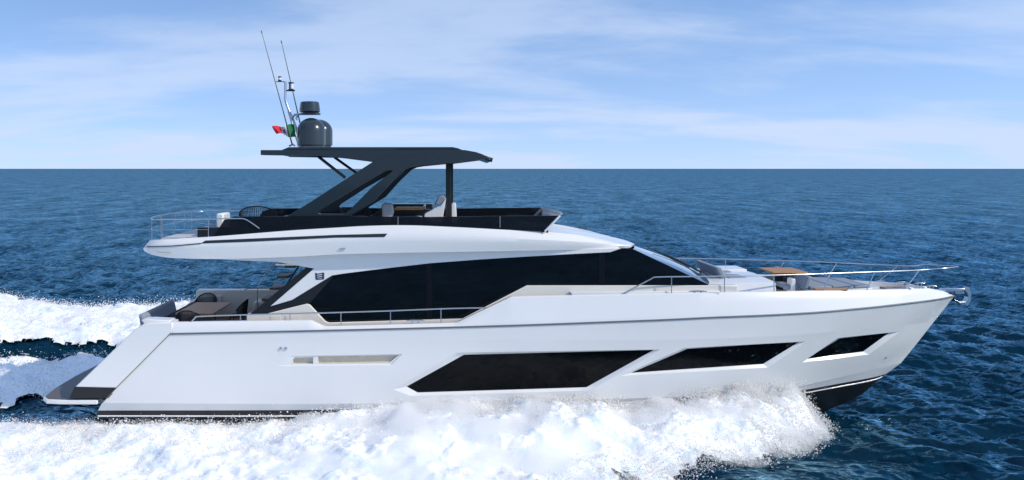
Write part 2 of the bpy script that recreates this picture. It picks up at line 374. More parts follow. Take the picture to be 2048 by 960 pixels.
# ------------------------------------------------------------------ foam
FOAM = bpy.data.materials.new('foam'); FOAM.use_nodes = True; t = FOAM.node_tree; b = t.nodes['Principled BSDF']
b.inputs['Roughness'].default_value = .8; b.inputs['Specular IOR Level'].default_value = .2
b.inputs['Subsurface Weight'].default_value = .8; b.inputs['Subsurface Radius'].default_value = (.6, .8, 1.0); b.inputs['Subsurface Scale'].default_value = .4
tcn = N(t, 'ShaderNodeTexCoord'); nz = N(t, 'ShaderNodeTexNoise'); nz.inputs['Scale'].default_value = 2.2; nz.inputs['Detail'].default_value = 9; nz.inputs['Roughness'].default_value = .7
t.links.new(tcn.outputs['Object'], nz.inputs['Vector']); cr = N(t, 'ShaderNodeValToRGB'); t.links.new(nz.outputs[0], cr.inputs[0])
cr.color_ramp.elements[0].position = .30; cr.color_ramp.elements[0].color = (.66, .80, .93, 1); cr.color_ramp.elements[1].position = .52; cr.color_ramp.elements[1].color = (.97, .975, .98, 1)
t.links.new(cr.outputs[0], b.inputs['Base Color'])
bp = N(t, 'ShaderNodeBump'); bp.inputs['Strength'].default_value = .3; bp.inputs['Distance'].default_value = .06; nb = N(t, 'ShaderNodeTexNoise'); nb.inputs['Scale'].default_value = 9; nb.inputs['Detail'].default_value = 7
t.links.new(tcn.outputs['Object'], nb.inputs['Vector']); t.links.new(nb.outputs[0], bp.inputs['Height']); t.links.new(bp.outputs[0], b.inputs['Normal'])
def droplets(name, pts, siz, label, cat):
    n = len(pts); base = np.array([(1, 1, 1), (-1, -1, 1), (-1, 1, -1), (1, -1, -1)], np.float32)
    tri = np.array([(0, 2, 1), (0, 1, 3), (0, 3, 2), (1, 2, 3)])
    st = 1+rng.random((n, 1, 3))*.8
    co = (pts[:, None, :]+base[None]*siz[:, None, None]*st).reshape(-1, 3).astype(np.float32)
    q = (tri[None]+(np.arange(n)*4)[:, None, None]).reshape(-1)
    me = bpy.data.meshes.new(name); me.vertices.add(len(co)); me.vertices.foreach_set('co', co.reshape(-1))
    me.loops.add(len(q)); me.loops.foreach_set('vertex_index', q.astype(np.int32)); me.polygons.add(len(q)//3)
    me.polygons.foreach_set('loop_start', (np.arange(len(q)//3)*3).astype(np.int32)); me.polygons.foreach_set('use_smooth', np.ones(len(q)//3, bool)); me.update(calc_edges=True)
    o = link(name, me, DROP); tag(o, label, cat, kind='stuff'); return o
DROP = bpy.data.materials.new('spray_drops'); DROP.use_nodes = True; t = DROP.node_tree; t.nodes.clear()
o_ = N(t, 'ShaderNodeOutputMaterial'); d1 = N(t, 'ShaderNodeBsdfDiffuse'); d2 = N(t, 'ShaderNodeBsdfTranslucent'); m_ = N(t, 'ShaderNodeAddShader')
d1.inputs[0].default_value = (.60, .60, .60, 1); d2.inputs[0].default_value = (.39, .39, .39, 1)   # droplets pass light through as well as scatter it
t.links.new(d1.outputs[0], m_.inputs[0]); t.links.new(d2.outputs[0], m_.inputs[1]); t.links.new(m_.outputs[0], o_.inputs[0])

# near foam, thrown off the hull on the camera's side
xs = np.arange(-24, 12.4, .045); ys = np.arange(-13, -.4, .045); X, Y = np.meshgrid(xs, ys); Y = Y.copy()
crest = np.interp(X, [-24, -13, -10, -6, -4, -1, 0, 3, 4.5, 5.4, 6.6, 8, 10, 11.2, 11.9], [.22, .30, .38, .46, .74, 1.22, 1.30, 1.42, 1.35, .85, 1.05, 1.15, 1.28, 1.15, .3])
inner = -hull_near(X)-.55; inner = np.where(X < -12, -2.9, inner)
dist = np.clip((inner-Y)/np.maximum(inner-yout(X), .1), -1, 3)             # 0 at the hull, 1 at the outer edge
prof = np.where(dist < 0, 1-.55*np.clip(-dist*4, 0, 1), (1-sstep(0, 1.0, dist))**.75)
n1 = vnoise(X, Y, .9, 21, 5, .55); n2 = vnoise((X+.7*Y)*1.5, Y*.6, 3.0, 22, 5, .6); rid = 1-np.abs(2*vnoise(X*1.0, Y, 1.7, 23, 4, .6)-1)
base = waves(X, Y, .045+0*X, .045+0*X)*.4+wake_h(X, Y)
Hn = base+crest*prof*(.72+.62*(n1-.35))+.26*(n1-.5)*sstep(0, .3, dist+.2)+.09*(n2-.5)+.05*(rid-.7)*sstep(-.1, .2, dist)+.06
m_in = Y < yin(X)+.25
edge = 1-dist; thr = (n1*.55+n2*.45)
mask = (edge*1.9+ (thr-.5)*1.5 > .0) & (X < 12.0-1.2*thr) & m_in
stern = (X < -11.6)
mask &= ~(stern & (Y > -2.1-1.3*(n1-.5)))
keep = mask[:-1, :-1] & mask[1:, 1:] & mask[1:, :-1] & mask[:-1, 1:]
foam_n = link('wake_foam', grid_mesh('wake_foam', X, Y, Hn, keep), FOAM)
tag(foam_n, 'thick white foam boiling along the near side of the hull', 'foam', kind='stuff')
# drops over it
soft = (edge*1.9+(thr-.5)*1.6 > -.40) & (X < 12.6-1.2*thr) & m_in & ~(stern & (Y > -1.9-1.3*(n1-.5)))
idx = np.argwhere(soft); sel = idx[rng.integers(0, len(idx), 2600000)]; a_, c_ = sel[:, 0], sel[:, 1]
px_, py_, pz_, d_, inm = X[a_, c_], Y[a_, c_], np.maximum(Hn[a_, c_], base[a_, c_]), dist[a_, c_], mask[a_, c_]
e_ = edge[a_, c_]*1.9
pf = np.where(inm, np.exp(-(d_/.25)**2)*.8+.6*np.exp(-((d_-.93)/.16)**2)+.08+.8*(px_ > 8.8), .85*np.clip((e_+.55)/.8, 0, 1)**1.3)
pf *= (.25+1.2*vnoise(px_, py_, 1.4, 31, 3))*np.interp(px_, [-3, 5], [.30, 1]); ok = rng.random(len(px_)) < pf*.30
px_, py_, pz_, d_ = px_[ok], py_[ok], pz_[ok], d_[ok]; a_, c_ = a_[ok], c_[ok]
k = len(px_); lift = rng.exponential(1, k)*(.05+.085*(d_ < .4)*np.clip(crest[a_, c_], 0, 1.4))
pts = np.stack([px_+rng.normal(0, .09, k), py_+rng.normal(0, .08, k), pz_+lift], -1)
siz = .0042+.011*rng.random(k)**5
inh = (pts[:, 1] < -hull_near(pts[:, 0])-.15) | (pts[:, 2] < .6); inh &= (pts[:, 2] < np.interp(pts[:, 0], [-8, -3, 4.5, 6, 12], [.75, 1.15, 1.36, 1.3, 1.75])+rng.exponential(.05, k)); pts, siz = pts[inh], siz[inh]; print('drops', len(pts))
droplets('spray', pts, siz, 'fine white spray flying off the near bow wave', 'spray')

# mist hanging over the bow wave: one closed body of even density, thin at its rim
xs = np.arange(-7, 13.0, .11); ys = np.arange(-10, -.8, .11); Xm, Ym = np.meshgrid(xs, ys)
cm = np.interp(Xm, [-7, -4, -1, 3, 4.5, 5.4, 6.6, 8, 10, 11.2, 12.2], [.2, .6, 1.12, 1.22, 1.2, .95, 1.1, 1.2, 1.32, 1.1, -.2])
inm_ = -hull_near(Xm)-.55; dm = np.clip((inm_-Ym)/np.maximum(inm_-yout(Xm), .1), -1, 3)
nm = vnoise(Xm, Ym, .8, 61, 4, .6); nm2 = vnoise(Xm, Ym, 2.6, 62, 3, .6)
Tm = cm*(1-sstep(-.1, 1.02, dm))**.8*(.75+.6*(nm-.35))+.30*(nm-.4)+.20*(nm2-.5)+.26
Tm = Tm-1.2*sstep(.96, 1.2, dm+.25*(nm2-.5))-1.2*sstep(11.6, 12.6, Xm+.8*(nm-.5))-1.0*(1-sstep(-6.5, -4.5, Xm))
Tm[0] = Tm[-1] = -.79; Tm[:, 0] = Tm[:, -1] = -.79; Tm = np.maximum(Tm, -.79)
mm = grid_mesh('spray_mist', Xm, Ym, Tm); bm = None
nr, nc = Xm.shape; top_n = nr*nc; vsm = np.concatenate([np.stack([Xm, Ym, Tm], -1).reshape(-1, 3), np.stack([Xm, Ym, Tm*0-.80], -1).reshape(-1, 3)])
i0 = (np.arange(nr-1)[:, None]*nc+np.arange(nc-1)[None]).reshape(-1); qt = np.stack([i0, i0+1, i0+nc+1, i0+nc], -1); qb = qt[:, ::-1]+top_n
b_ = [(j, j+1) for j in range(nc-1)]+[(j*nc+nc-1, (j+1)*nc+nc-1) for j in range(nr-1)]+[(nr*nc-1-j, nr*nc-2-j) for j in range(nc-1)]+[((nr-1-j)*nc, (nr-2-j)*nc) for j in range(nr-1)]
fm_ = [tuple(q) for q in qt.tolist()]+[tuple(q) for q in qb.tolist()]+[(b, a, a+top_n, b+top_n) for a, b in b_]
MIST = bpy.data.materials.new('spray_mist'); MIST.use_nodes = True; t = MIST.node_tree; t.nodes.clear()
o_ = N(t, 'ShaderNodeOutputMaterial'); pv_ = N(t, 'ShaderNodeVolumePrincipled'); pv_.inputs['Color'].default_value = (.985, .99, 1, 1); pv_.inputs['Density'].default_value = 4.0; pv_.inputs['Anisotropy'].default_value = .2
t.links.new(pv_.outputs[0], o_.inputs['Volume'])
mist = link('spray_mist', mesh('spray_mist', vsm.tolist(), fm_), MIST); tag(mist, 'soft white mist hanging over the bow wave along the hull', 'mist', kind='stuff')

# foam astern and beyond the boat
xs = np.arange(-62, 10, .10); ys = np.arange(.2, 34, .10); X, Y = np.meshgrid(xs, ys)
n1 = vnoise(X*.8, Y, .45, 41, 5, .55); n2 = vnoise(X, Y, 1.9, 42, 5, .65)
th = n1*.5+n2*.5-.5
far = np.minimum(sstep(7.5, 8.3, Y+1.4*(n1-.5)), 1-sstep(yfar(X)-1.6, yfar(X)+.4, Y))
mid = sstep(.2, 1.2, Y)*(1-sstep(6.9, 7.8, Y))*(X < -7)*.85
far = np.where(X > -6, np.minimum(sstep(yfar(X)-3, yfar(X)-2, Y), 1-sstep(yfar(X)-.5, yfar(X)+.3, Y)), far)
lace = np.where((X < -7) & (Y < 10), .20+.10*sstep(-12, -24, X), 0)
mask = (np.maximum(np.maximum(far, mid), lace)+th*1.5 > .40) & (np.maximum(np.maximum(far, mid), lace) > .02)
hull_cut = (X > -13.2) & (Y < 3.2); mask &= ~hull_cut
Hn = waves(X, Y, .1+0*X, .1+0*X)*.8+wake_h(X, Y)+.02+far*(.45*(n1-.3)+.28*(n2-.4))+(mid > .1)*(.22*(n2-.3)+.16*(n1-.4))
keep = mask[:-1, :-1] & mask[1:, 1:] & mask[1:, :-1] & mask[:-1, 1:]
foam_f = link('wake_foam', grid_mesh('wake_foam_far', X, Y, Hn, keep), FOAM)
tag(foam_f, 'white foam crest rolling away behind the stern on the far side', 'foam', kind='stuff')
idx = np.argwhere(mask & (X < -5)); sel = idx[rng.integers(0, len(idx), 160000)]
px_, py_, pz_ = X[sel[:, 0], sel[:, 1]], Y[sel[:, 0], sel[:, 1]], Hn[sel[:, 0], sel[:, 1]]
k = len(px_); pts = np.stack([px_+rng.normal(0, .25, k), py_+rng.normal(0, .3, k), pz_+rng.exponential(.10, k)], -1)
droplets('spray', pts, .006+.013*rng.random(k)**3, 'white spray drops over the far crest behind the stern', 'spray')

# ------------------------------------------------------------------ the yacht
yacht = empty('motor_yacht', (0, 0, 0))
tag(yacht, 'white flybridge motor yacht with black windows and dark hardtop speeding right', 'yacht')
rub = Line([(340, 668, -2.95), (700, 660, -3.0), (1000, 652, -3.0), (1300, 641, -2.95), (1450, 634, -2.78), (1600, 627, -2.35), (1720, 617, -1.75), (1820, 606, -1.05), (1880, 598, -.48), (1909, 592, 0)])
kn = Line([(316, 692, -2.94), (700, 684, -2.99), (1000, 680, -2.99), (1300, 680, -2.91), (1450, 677, -2.70), (1600, 669, -2.18), (1720, 658, -1.47), (1800, 651, -.85), (1868, 643, 0)])
midl = Line([(262, 746, -2.90), (700, 745, -2.95), (1000, 742, -2.91), (1300, 738, -2.74), (1450, 735, -2.44), (1600, 720, -1.84), (1720, 704, -1.10), (1790, 693, -.55), (1836, 684, 0)])
ch1 = Line([(204, 806, -2.84), (600, 808, -2.88), (1000, 801, -2.80), (1250, 797, -2.56), (1400, 792, -2.22), (1562, 778, -1.58), (1690, 752, -.85), (1760, 736, -.35), (1802, 726, 0)])
ch2 = Line([(196, 821, -2.72), (600, 820, -2.78), (1000, 812, -2.70), (1250, 805, -2.44), (1400, 798, -2.06), (1569, 785, -1.38), (1690, 765, -.66), (1753, 753, -.18), (1772, 748, 0)])
stripe = Line([(196, 832, -2.70), (600, 832, -2.74), (1000, 824, -2.62), (1250, 814, -2.34), (1400, 806, -1.94), (1569, 791, -1.22), (1690, 771, -.52), (1753, 758, -.12), (1764, 753, 0)])
keel = Line([(250, 905, 0), (1000, 900, 0), (1400, 880, 0), (1560, 852, 0), (1650, 822, 0), (1720, 791, 0), (1762, 756, 0)])
top = Line([(292, 645, -2.93), (620, 641, -2.98), (1000, 640, -3.0), (1300, 634, -2.95)])
sA = Surf([rub, kn], nv=6); sB = Surf([kn, midl, ch1], nv=10); sC = Surf([ch1, ch2], nv=3); sD = Surf([ch2, stripe], nv=2); sE = Surf([stripe, keel], nv=6)
WIN = [  # outer edge of the moulded recess, glass
    ([(786, 779), (912, 705), (1322, 699), (1180, 781), (822, 792)], [(813, 775), (928, 711), (1309, 702), (1174, 777), (835, 787)]),
    ([(1240, 752), (1368, 696), (1612, 683), (1536, 735)], [(1264, 748), (1376, 700), (1602, 686), (1529, 731)]),
    ([(1604, 725), (1676, 676), (1800, 663), (1738, 709)], [(1615, 721), (1683, 680), (1782, 668), (1730, 706)])]
VENT = ([(553, 732), (580, 712), (805, 708), (783, 730)], [([(585, 716), (626, 715), (626, 728), (585, 728)]), ([(636, 713), (797, 711), (779, 726), (636, 728)])])
holes = [sB.loop(a) for a, g in WIN]; vh = sB.loop(VENT[0])
pB = sB.fill(holes+[vh], gt=220, gv=36); pA = sA.fill(gt=200, gv=8); pC = sC.fill(gt=160, gv=2)
pD = sD.fill(gt=120, gv=2); pE = sE.fill(gt=120, gv=6)
for mir in (False, True):
    surf_mesh('hull', [pA, pB, pC], GEL, yacht, mir)
    surf_mesh('hull_bottom', [pD, pE], BOTTOM, yacht, mir)
def flip(v, mir): return Vector((v.x, -v.y, v.z)) if mir else v
def ringstrip(a, b):
    n = len(a); return a+b, [(i, (i+1) % n, n+(i+1) % n, n+i) for i in range(n)]
for mir in (False, True):
    for (oa, gl), L in zip(WIN, holes):
        gi = sB.loop(gl) if len(gl) == len(oa) else None
        A = [sB.S(*q) for q in L]; B = [sB.S(*q)-sB.Nn(*q)*.085 for q in gi]
        vs, fs = ringstrip([flip(v, mir) for v in A], [flip(v, mir) for v in B])
        if mir: fs = [tuple(reversed(f)) for f in fs]
        g = surf_mesh('hull_window', [sB.fill(outer=gi, off=-.085, gt=60, gv=8)], HGLASS, yacht, mir)
        link('window_frame', mesh('window_frame', vs, fs), GEL, g, 25)
    # intake: shallow moulded scoop with two beige openings
    A = [sB.S(*q) for q in vh]; cx = sB.inv(680, 720)
    inl = sB.loop([(578, 730), (590, 714), (800, 710), (781, 728.5)]); B = [sB.S(*q)-sB.Nn(*q)*.03 for q in inl]
    vs, fs = ringstrip([flip(v, mir) for v in A], [flip(v, mir) for v in B])
    if mir: fs = [tuple(reversed(f)) for f in fs]
    vl = [sB.loop(q) for q in VENT[1]]
    v = surf_mesh('air_intake', [sB.fill(vl, outer=inl, off=-.03, gt=60, gv=5)], GEL, yacht, mir)
    link('intake_frame', mesh('intake_frame', vs, fs), GEL, v, 25)
    for q in vl:
        A = [sB.S(*p)-sB.Nn(*p)*.03 for p in q]; B = [sB.S(*p)-sB.Nn(*p)*.13 for p in q]
        vs, fs = ringstrip([flip(x, mir) for x in A], [flip(x, mir) for x in B]); n = len(q); fs.append(tuple(range(n, 2*n)))
        if mir: fs = [tuple(reversed(f)) for f in fs]
        link('vent', mesh('vent', vs, fs), VENTM, v, 20)
# rub rail, spray rails
def rail_on(line, r, t0=0, t1=1, n=120, off=.01):
    return [line(t0+(t1-t0)*i/n)+Vector((0, -off, 0)) for i in range(n+1)]
mb = MB().tube(rail_on(rub, .022), .024, 8); both(mb, 'rub_rail', RUBBER, yacht, smooth=60)
mb = MB().tube([p+Vector((0, 0, .022)) for p in rail_on(rub, .022)], .008, 6); both(mb, 'rub_rail_trim', RUBBER, yacht, smooth=60)
mb = MB().tube(rail_on(stripe, .02, off=.0), .026, 6); both(mb, 'spray_rail', GEL, yacht, smooth=60)
# bulwark: strip above the rub rail
def bul(px):                                     # height of the bulwark top as seen
    return np.interp(px, [280, 300, 400, 620, 645, 700, 913, 1022, 1100, 1400, 1700, 1800, 1858, 1885, 1909], [652, 645.5, 644, 641, 652.5, 651.5, 645.5, 594, 592, 586, 581, 579, 577, 582, 590])
def ybul(px): return float(np.interp(px, [280, 1200, 1400, 1500, 1600, 1700, 1800, 1860, 1885, 1909], [-2.95, -2.97, -2.85, -2.66, -2.30, -1.78, -1.08, -.55, -.30, 0]))
def rubp(px): return float(np.interp(px, [240, 340, 700, 1000, 1300, 1450, 1600, 1720, 1820, 1880, 1909], [670, 668, 660, 652, 641, 634, 627, 617, 606, 598, 592]))
def yrub(px): return float(np.interp(px, [280, 340, 700, 1000, 1300, 1450, 1600, 1720, 1820, 1880, 1909], [-2.94, -2.95, -3.0, -3.0, -2.95, -2.78, -2.35, -1.75, -1.05, -.48, 0]))
def t_at(px):
    a, b = 0., 1.
    for _ in range(30):
        m = (a+b)/2; q = rub(m)
        if VX+q.x*F/(q.y-CY) < px: a = m
        else: b = m
    return a
pxs = sorted(set([345, 620, 645, 913, 1022]+[int(v) for v in np.linspace(345, 1858, 130)]+[1866, 1876, 1888, 1898, 1908.9]))
def BY(px): return min(0, rub(t_at(px)).y+.09+.17*float(np.interp(px, [340, 640, 1000, 1700], [.2, .3, .8, 1])))
vs = []; fs = []; W_ = .16
for i, x in enumerate(pxs):
    yb = ybul(x); rb = yrub(x); lo = rub(t_at(x)) if x < 1908 else rub(1.); tp = P(x, float(bul(x)), min(0, lo.y+.03+.17*np.interp(x, [340, 640, 1000, 1700], [.2, .3, .8, 1])) if x < 1900 else 0)
    tp.x = lo.x if x < 1800 else tp.x
    mdp = lo.lerp(tp, .55)+Vector((0, -.012 if x < 1850 else 0, 0))
    wi = min(W_, abs(tp.y)); e = Vector((0, wi, 0))
    vs += [lo, mdp, tp+Vector((0, .0, -.02)), tp+Vector((0, min(.02, wi), 0)), tp+e, tp+e*1.0+Vector((0, 0, -.55 if x < 1850 else -.2))]
    if i:
        a = (i-1)*6; c = i*6
        for k in range(5): fs.append((a+k, c+k, c+k+1, a+k+1))
for mir in (False, True):
    me = mesh('bulwark', [flip(v, mir) for v in vs], [tuple(reversed(f)) for f in fs] if mir else fs)
    link('bulwark', me, GEL, yacht, 28)
# quarter panel aft of the seam, down to the platform
mb = MB().slab([(300, 645.5), (345, 645), (345, 667), (340, 669), (233, 776), (150, 774), (262, 666), (277, 654), (287, 648)], -2.945, -2.35)
both(mb, 'quarter_panel', GEL, yacht, bevel=.03)
mb = MB().slab([(149, 774), (236, 776), (217, 796), (138, 797)], -2.86, -2.3); both(mb, 'quarter_recess', BLACK, yacht)
mb = MB().tube([P(340, 668.5, -2.955), P(233, 776, -2.95), P(203, 808, -2.93)], .012, 6); both(mb, 'hull_seam', GOLD, yacht)
# transom and platform
mb = MB()
a = [P(300, 648, -2.4), P(180, 770, -2.4), P(212, 806, -2.6)]
vs = [a[0], Vector((a[0].x, 2.4, a[0].z)), Vector((a[1].x, 2.4, a[1].z)), a[1], a[2], Vector((a[2].x, 2.6, a[2].z)), a[2]+Vector((.3, 0, -1.6)), Vector((a[2].x+.3, 2.6, a[2].z-1.6))]
mb.add(vs, [(0, 3, 2, 1), (3, 4, 5, 2), (4, 6, 7, 5)]); mb.build('transom', GEL, yacht)
zt = P(85, 795, -2.55).z; x0 = P(85, 795, -2.55).x
outl = [(-11.0, -2.84), (x0+.75, -2.84), (x0+.22, -2.76), (x0, -2.5), (x0-.14, -1.6), (x0-.2, 0), (x0-.14, 1.6), (x0, 2.5), (x0+.22, 2.76), (x0+.75, 2.84), (-11.0, 2.84)]
def prism(out, z0, z1, shrink=0):
    n = len(out); v = [(x, y, z0) for x, y in out]+[(x, y, z1) for x, y in out]
    return v, [tuple(range(n)), tuple(reversed(range(n, 2*n)))]+[(i, n+i, n+(i+1) % n, (i+1) % n) for i in range(n)]
v, f = prism(outl, zt-.14, zt); plat = MB().add(v, f).build('swim_platform', GEL, yacht, bevel=.03)
v, f = prism([(x*1.0+(.05 if x < -12 else 0), y*.985) for x, y in outl], zt+.004, zt+.02); MB().add(v, f).build('teak_deck', TEAKG, plat)

# decks inside the bulwarks
def deckplate(name, pts, z, m, th=.06):
    n = len(pts); v, f = prism(pts, z-th, z); return MB().add(v, [tuple(reversed(q)) for q in f]).build(name, m, yacht)
dz0 = P(400, 645, -2.95).z
deckplate('cockpit_floor', [(-9.9, -2.80), (-6.3, -2.80), (-6.3, 2.80), (-9.9, 2.80)], dz0-.80, TEAKD)
pts = []
for x in np.linspace(640, 1895, 60): p = P(float(x), float(bul(x)), min(0, ybul(x)+.12)); pts.append((p.x, p.y, p.z))
vs = []; fs = []
for i, (x, y, z) in enumerate(pts):
    zz = float(np.interp(x, [-5, .3, 2, 8, 15], [3.05, 3.15, 3.9, 4.28, 4.16])); vs += [(x, y, zz), (x, -y, zz)]
    if i: fs.append((2*i-2, 2*i, 2*i+1, 2*i-1))
link('side_deck', mesh('side_deck', vs, fs), GEL, yacht)

# saloon: dark side glass, white base, white upper panel
GY = -2.42
gl = MB().slab([(536, 629), (640, 548), (700, 536), (900, 515), (1060, 505), (1235, 497), (1262, 496), (1417, 569), (1417, 600), (1000, 665), (640, 665), (560, 640)], GY, GY+.05)
both(gl, 'side_window', GLASS, yacht)
pl = MB().slab([(612, 535), (629, 538), (540, 613), (531, 629), (499, 629)], GY-.05, GY+.25); both(pl, 'glass_pillar', BLACK, yacht)
band = MB().slab([(540, 613.5), (584, 600), (664, 551), (668, 551), (620, 606), (536, 628), (531, 628)], GY-.03, GY-.002); both(band, 'window_surround', BLACK, yacht)
up = MB().slab([(395, 515), (480, 521), (555, 524), (628, 537), (540, 613), (584, 600), (664, 551), (690, 547), (770, 537), (860, 526.5), (960, 519), (1049, 513.4), (1140, 508.5), (1221, 504.5), (1242, 497), (961, 500), (680, 505)], GY-.09, GY+.22)
both(up, 'upper_side_panel', GEL, yacht, bevel=.012)
lo = MB().slab([(493, 629), (534, 627.5), (575, 617), (614, 607.5), (620, 610), (633, 624), (651, 643), (658, 645.5), (925, 637.5), (1054, 571), (1400, 571), (1475, 571), (1475, 630), (1000, 690), (493, 690)], GY-.06, GY+.30)
both(lo, 'lower_side_panel', CREAM, yacht, bevel=.02)
mb = MB().slab([(1140, 584), (1300, 583), (1440, 582), (1440, 600), (1150, 600)], GY-.20, GY-.06); both(mb, 'deck_coaming', GEL, yacht, bevel=.02)
# window mullions, faint on the black glass
for x in (858, 1204):
    both(MB().slab([(x-6, 516 if x < 1000 else 500), (x+6, 516 if x < 1000 else 500), (x+6, 640 if x < 1000 else 571), (x-6, 640 if x < 1000 else 571)], GY-.012, GY-.002), 'mullion', MULL, yacht)
# aft bulkhead with sliding door glass, cabin floor and roof lining so nothing is see-through
MB().box(-6.32, -6.22, -2.3, 2.3, dz0-.8, 3.60).box(-6.32, -6.22, -2.3, 2.3, 3.60, 5.3, dx=2.1).build('aft_bulkhead', GLASS, yacht)
MB().box(-5.6, 5.6, -2.3, 2.3, 5.28, 5.33).build('saloon_ceiling', CREAM, yacht)
# emblem on the pillar
E0 = GY-.095; em = MB()
for q in ([(630, 546), (634, 546), (634.5, 558), (631, 559.5)], [(644.5, 545), (648.5, 545.5), (648.5, 558), (644.5, 560)],
          [(633, 547.5), (645, 545.5), (645, 547.8), (633, 549.8)], [(634, 551.3), (646, 549.2), (646, 551.5), (634, 553.6)],
          [(634, 555), (646, 553.2), (646, 555.5), (634, 557.2)], [(631, 558), (645, 556.8), (645, 559), (633, 560)]):
    em.slab(q, E0, E0+.004)
both(em, 'emblem', NAVY, yacht)

# flybridge moulding
E1 = [(300, 480, -2.25), (314, 479.5, -2.5), (330, 479, -2.62), (416, 474, -2.68), (468, 470, -2.7), (620, 458.5, -2.7), (796, 450.5, -2.7), (925, 455, -2.68), (1001, 459, -2.62), (1090, 463.5, -2.5), (1160, 470.5, -2.33), (1220, 481, -2.05), (1257, 490, -1.6)]
E2 = [(287, 497, -2.35), (300, 493, -2.62), (400, 488, -2.84), (800, 474, -2.88), (1000, 477, -2.83), (1150, 483, -2.6), (1240, 489, -2.25), (1264, 491.5, -1.9)]
E3 = [(290, 503, -2.3), (305, 510, -2.55), (345, 516, -2.68), (420, 518, -2.78), (590, 513.5, -2.82), (680, 508.5, -2.82), (961, 503, -2.76), (1155, 499.5, -2.52), (1242, 497.5, -2.2), (1262, 495, -1.9)]
l1, l2, l3 = Line(E1), Line(E2), Line(E3)
l0 = Line([(l1(t)+Vector((.12 if t == 0 else 0, .14, 0))) for t in np.linspace(0, 1, 14)], True)
FZ = [(-9.85, 6.0), (-8, 6.02), (1.9, 6.12), (2.55, 6.15), (2.75, 6.36), (3.34, 6.35), (4.5, 6.17), (5.6, 5.97), (6.1, 5.83), (6.28, 5.74)]
lf = Line([(x, 0, z) for x, z in FZ], True)
fz = lf.fz
def fi(t):
    p = l0(t); zc = float(lf(t).z); k = float(np.interp(p.x, [2.4, 3.2], [0, 1])); return Vector((p.x, p.y+.03, min(zc, p.z-.005)*(1-k)+(p.z*.35+zc*.65)*k if k else min(zc, p.z-.005)))
lb = Line([(-9.80, 0, 5.62), (-9, 0, 5.40), (-4, 0, 5.3), (3, 0, 5.5), (6.0, 0, 5.62), (6.22, 0, 5.66)], True)
T = [0, .004, .01, .02]+list(np.linspace(.04, .96, 90))+[.975, .985, .993, 1]
cols = []
for t in T:
    f0 = lf(t); f1 = fi(t); row = [f0, f0.lerp(f1, .5), f1, l0(t), l1(t)]
    row += [Surf.S.__get__(type('q', (), dict(L=[l1, l2, l3], n=2, smooth=True))())(t, v) for v in (.33, .66, 1, 1.33, 1.66, 2)]
    b0 = lb(t); row += [l3(t)+Vector((0, .12, .02)), b0]; cols.append(row)
vs = [v for r_ in cols for v in r_]; m_ = len(cols[0]); fs = []
for i in range(len(cols)-1):
    for k in range(m_-1): fs.append((i*m_+k, i*m_+k+1, (i+1)*m_+k+1, (i+1)*m_+k))
nV = len(vs); vs2 = vs+[Vector((v.x, -v.y, v.z)) for v in vs]; fs2 = fs+[tuple(nV+i for i in reversed(f)) for f in fs]
for e in (0, len(cols)-1):
    ring = [e*m_+k for k in range(m_)]+[nV+e*m_+k for k in range(m_-2, 0, -1)]
    fs2.append(tuple(ring) if e else tuple(reversed(ring)))
me = mesh('flybridge_deck', vs2, fs2); fly = link('flybridge', me, GEL, yacht, 32)
import bmesh
bm = bmesh.new(); bm.from_mesh(me); bmesh.ops.remove_doubles(bm, verts=bm.verts, dist=.0005); bmesh.ops.recalc_face_normals(bm, faces=bm.faces); bm.to_mesh(me); bm.free(); me.set_sharp_from_angle(angle=R(32))
sF = Surf([l1, l2, l3], nt=200, nv=8)
def patch(poly, name, m, parent, off=.004, th=.006, gt=50, gv=3, surf=None):
    sf = surf or sF; q = sf.loop(poly); pc = sf.fill(outer=q, off=off, gt=gt, gv=gv)
    for mir in (False, True): solid(surf_mesh(name, [pc], m, parent, mir), th)
patch([(402, 487), (411, 481.4), (500, 477.5), (670, 470), (775, 467.3), (769, 474), (670, 475.3), (500, 483.5)], 'trim_strip', SLATE, yacht)
patch([(293, 493), (345, 491), (403, 486), (402, 488), (345, 492.7), (293, 494.6)], 'groove', BLACK, yacht, gt=30, gv=2)
patch([(314, 503), (340, 503), (345, 505), (341, 505.8), (318, 505.3)], 'vent_slot', VENTM, yacht, gt=10, gv=2)
patch([(680, 496.3), (691, 496.3), (691, 498.3), (680, 498.3)], 'courtesy_light', CHROME, yacht, th=.03, gt=8, gv=2)
# little skin fittings on the hull
for x in (562, 572):
    t_, v_ = sB.inv(x, 697); p = sB.S(t_, v_)
    f_ = MB().lathe((0, 0, 0), [(.05, 0), (.05, .02), (.03, .035)], 14); rot = Matrix.Rotation(R(90), 4, 'X')
    f_.v = [rot @ q + p for q in f_.v]; both(f_, 'hull_fitting', CHROME, yacht, smooth=40)
t_, v_ = sB.inv(1772, 715); f_ = MB().lathe((0, 0, 0), [(.035, 0), (.03, .02)], 12); f_.v = [Matrix.Rotation(R(90), 4, 'X') @ q+sB.S(t_, v_) for q in f_.v]; both(f_, 'hull_fitting', CHROME, yacht, smooth=40)

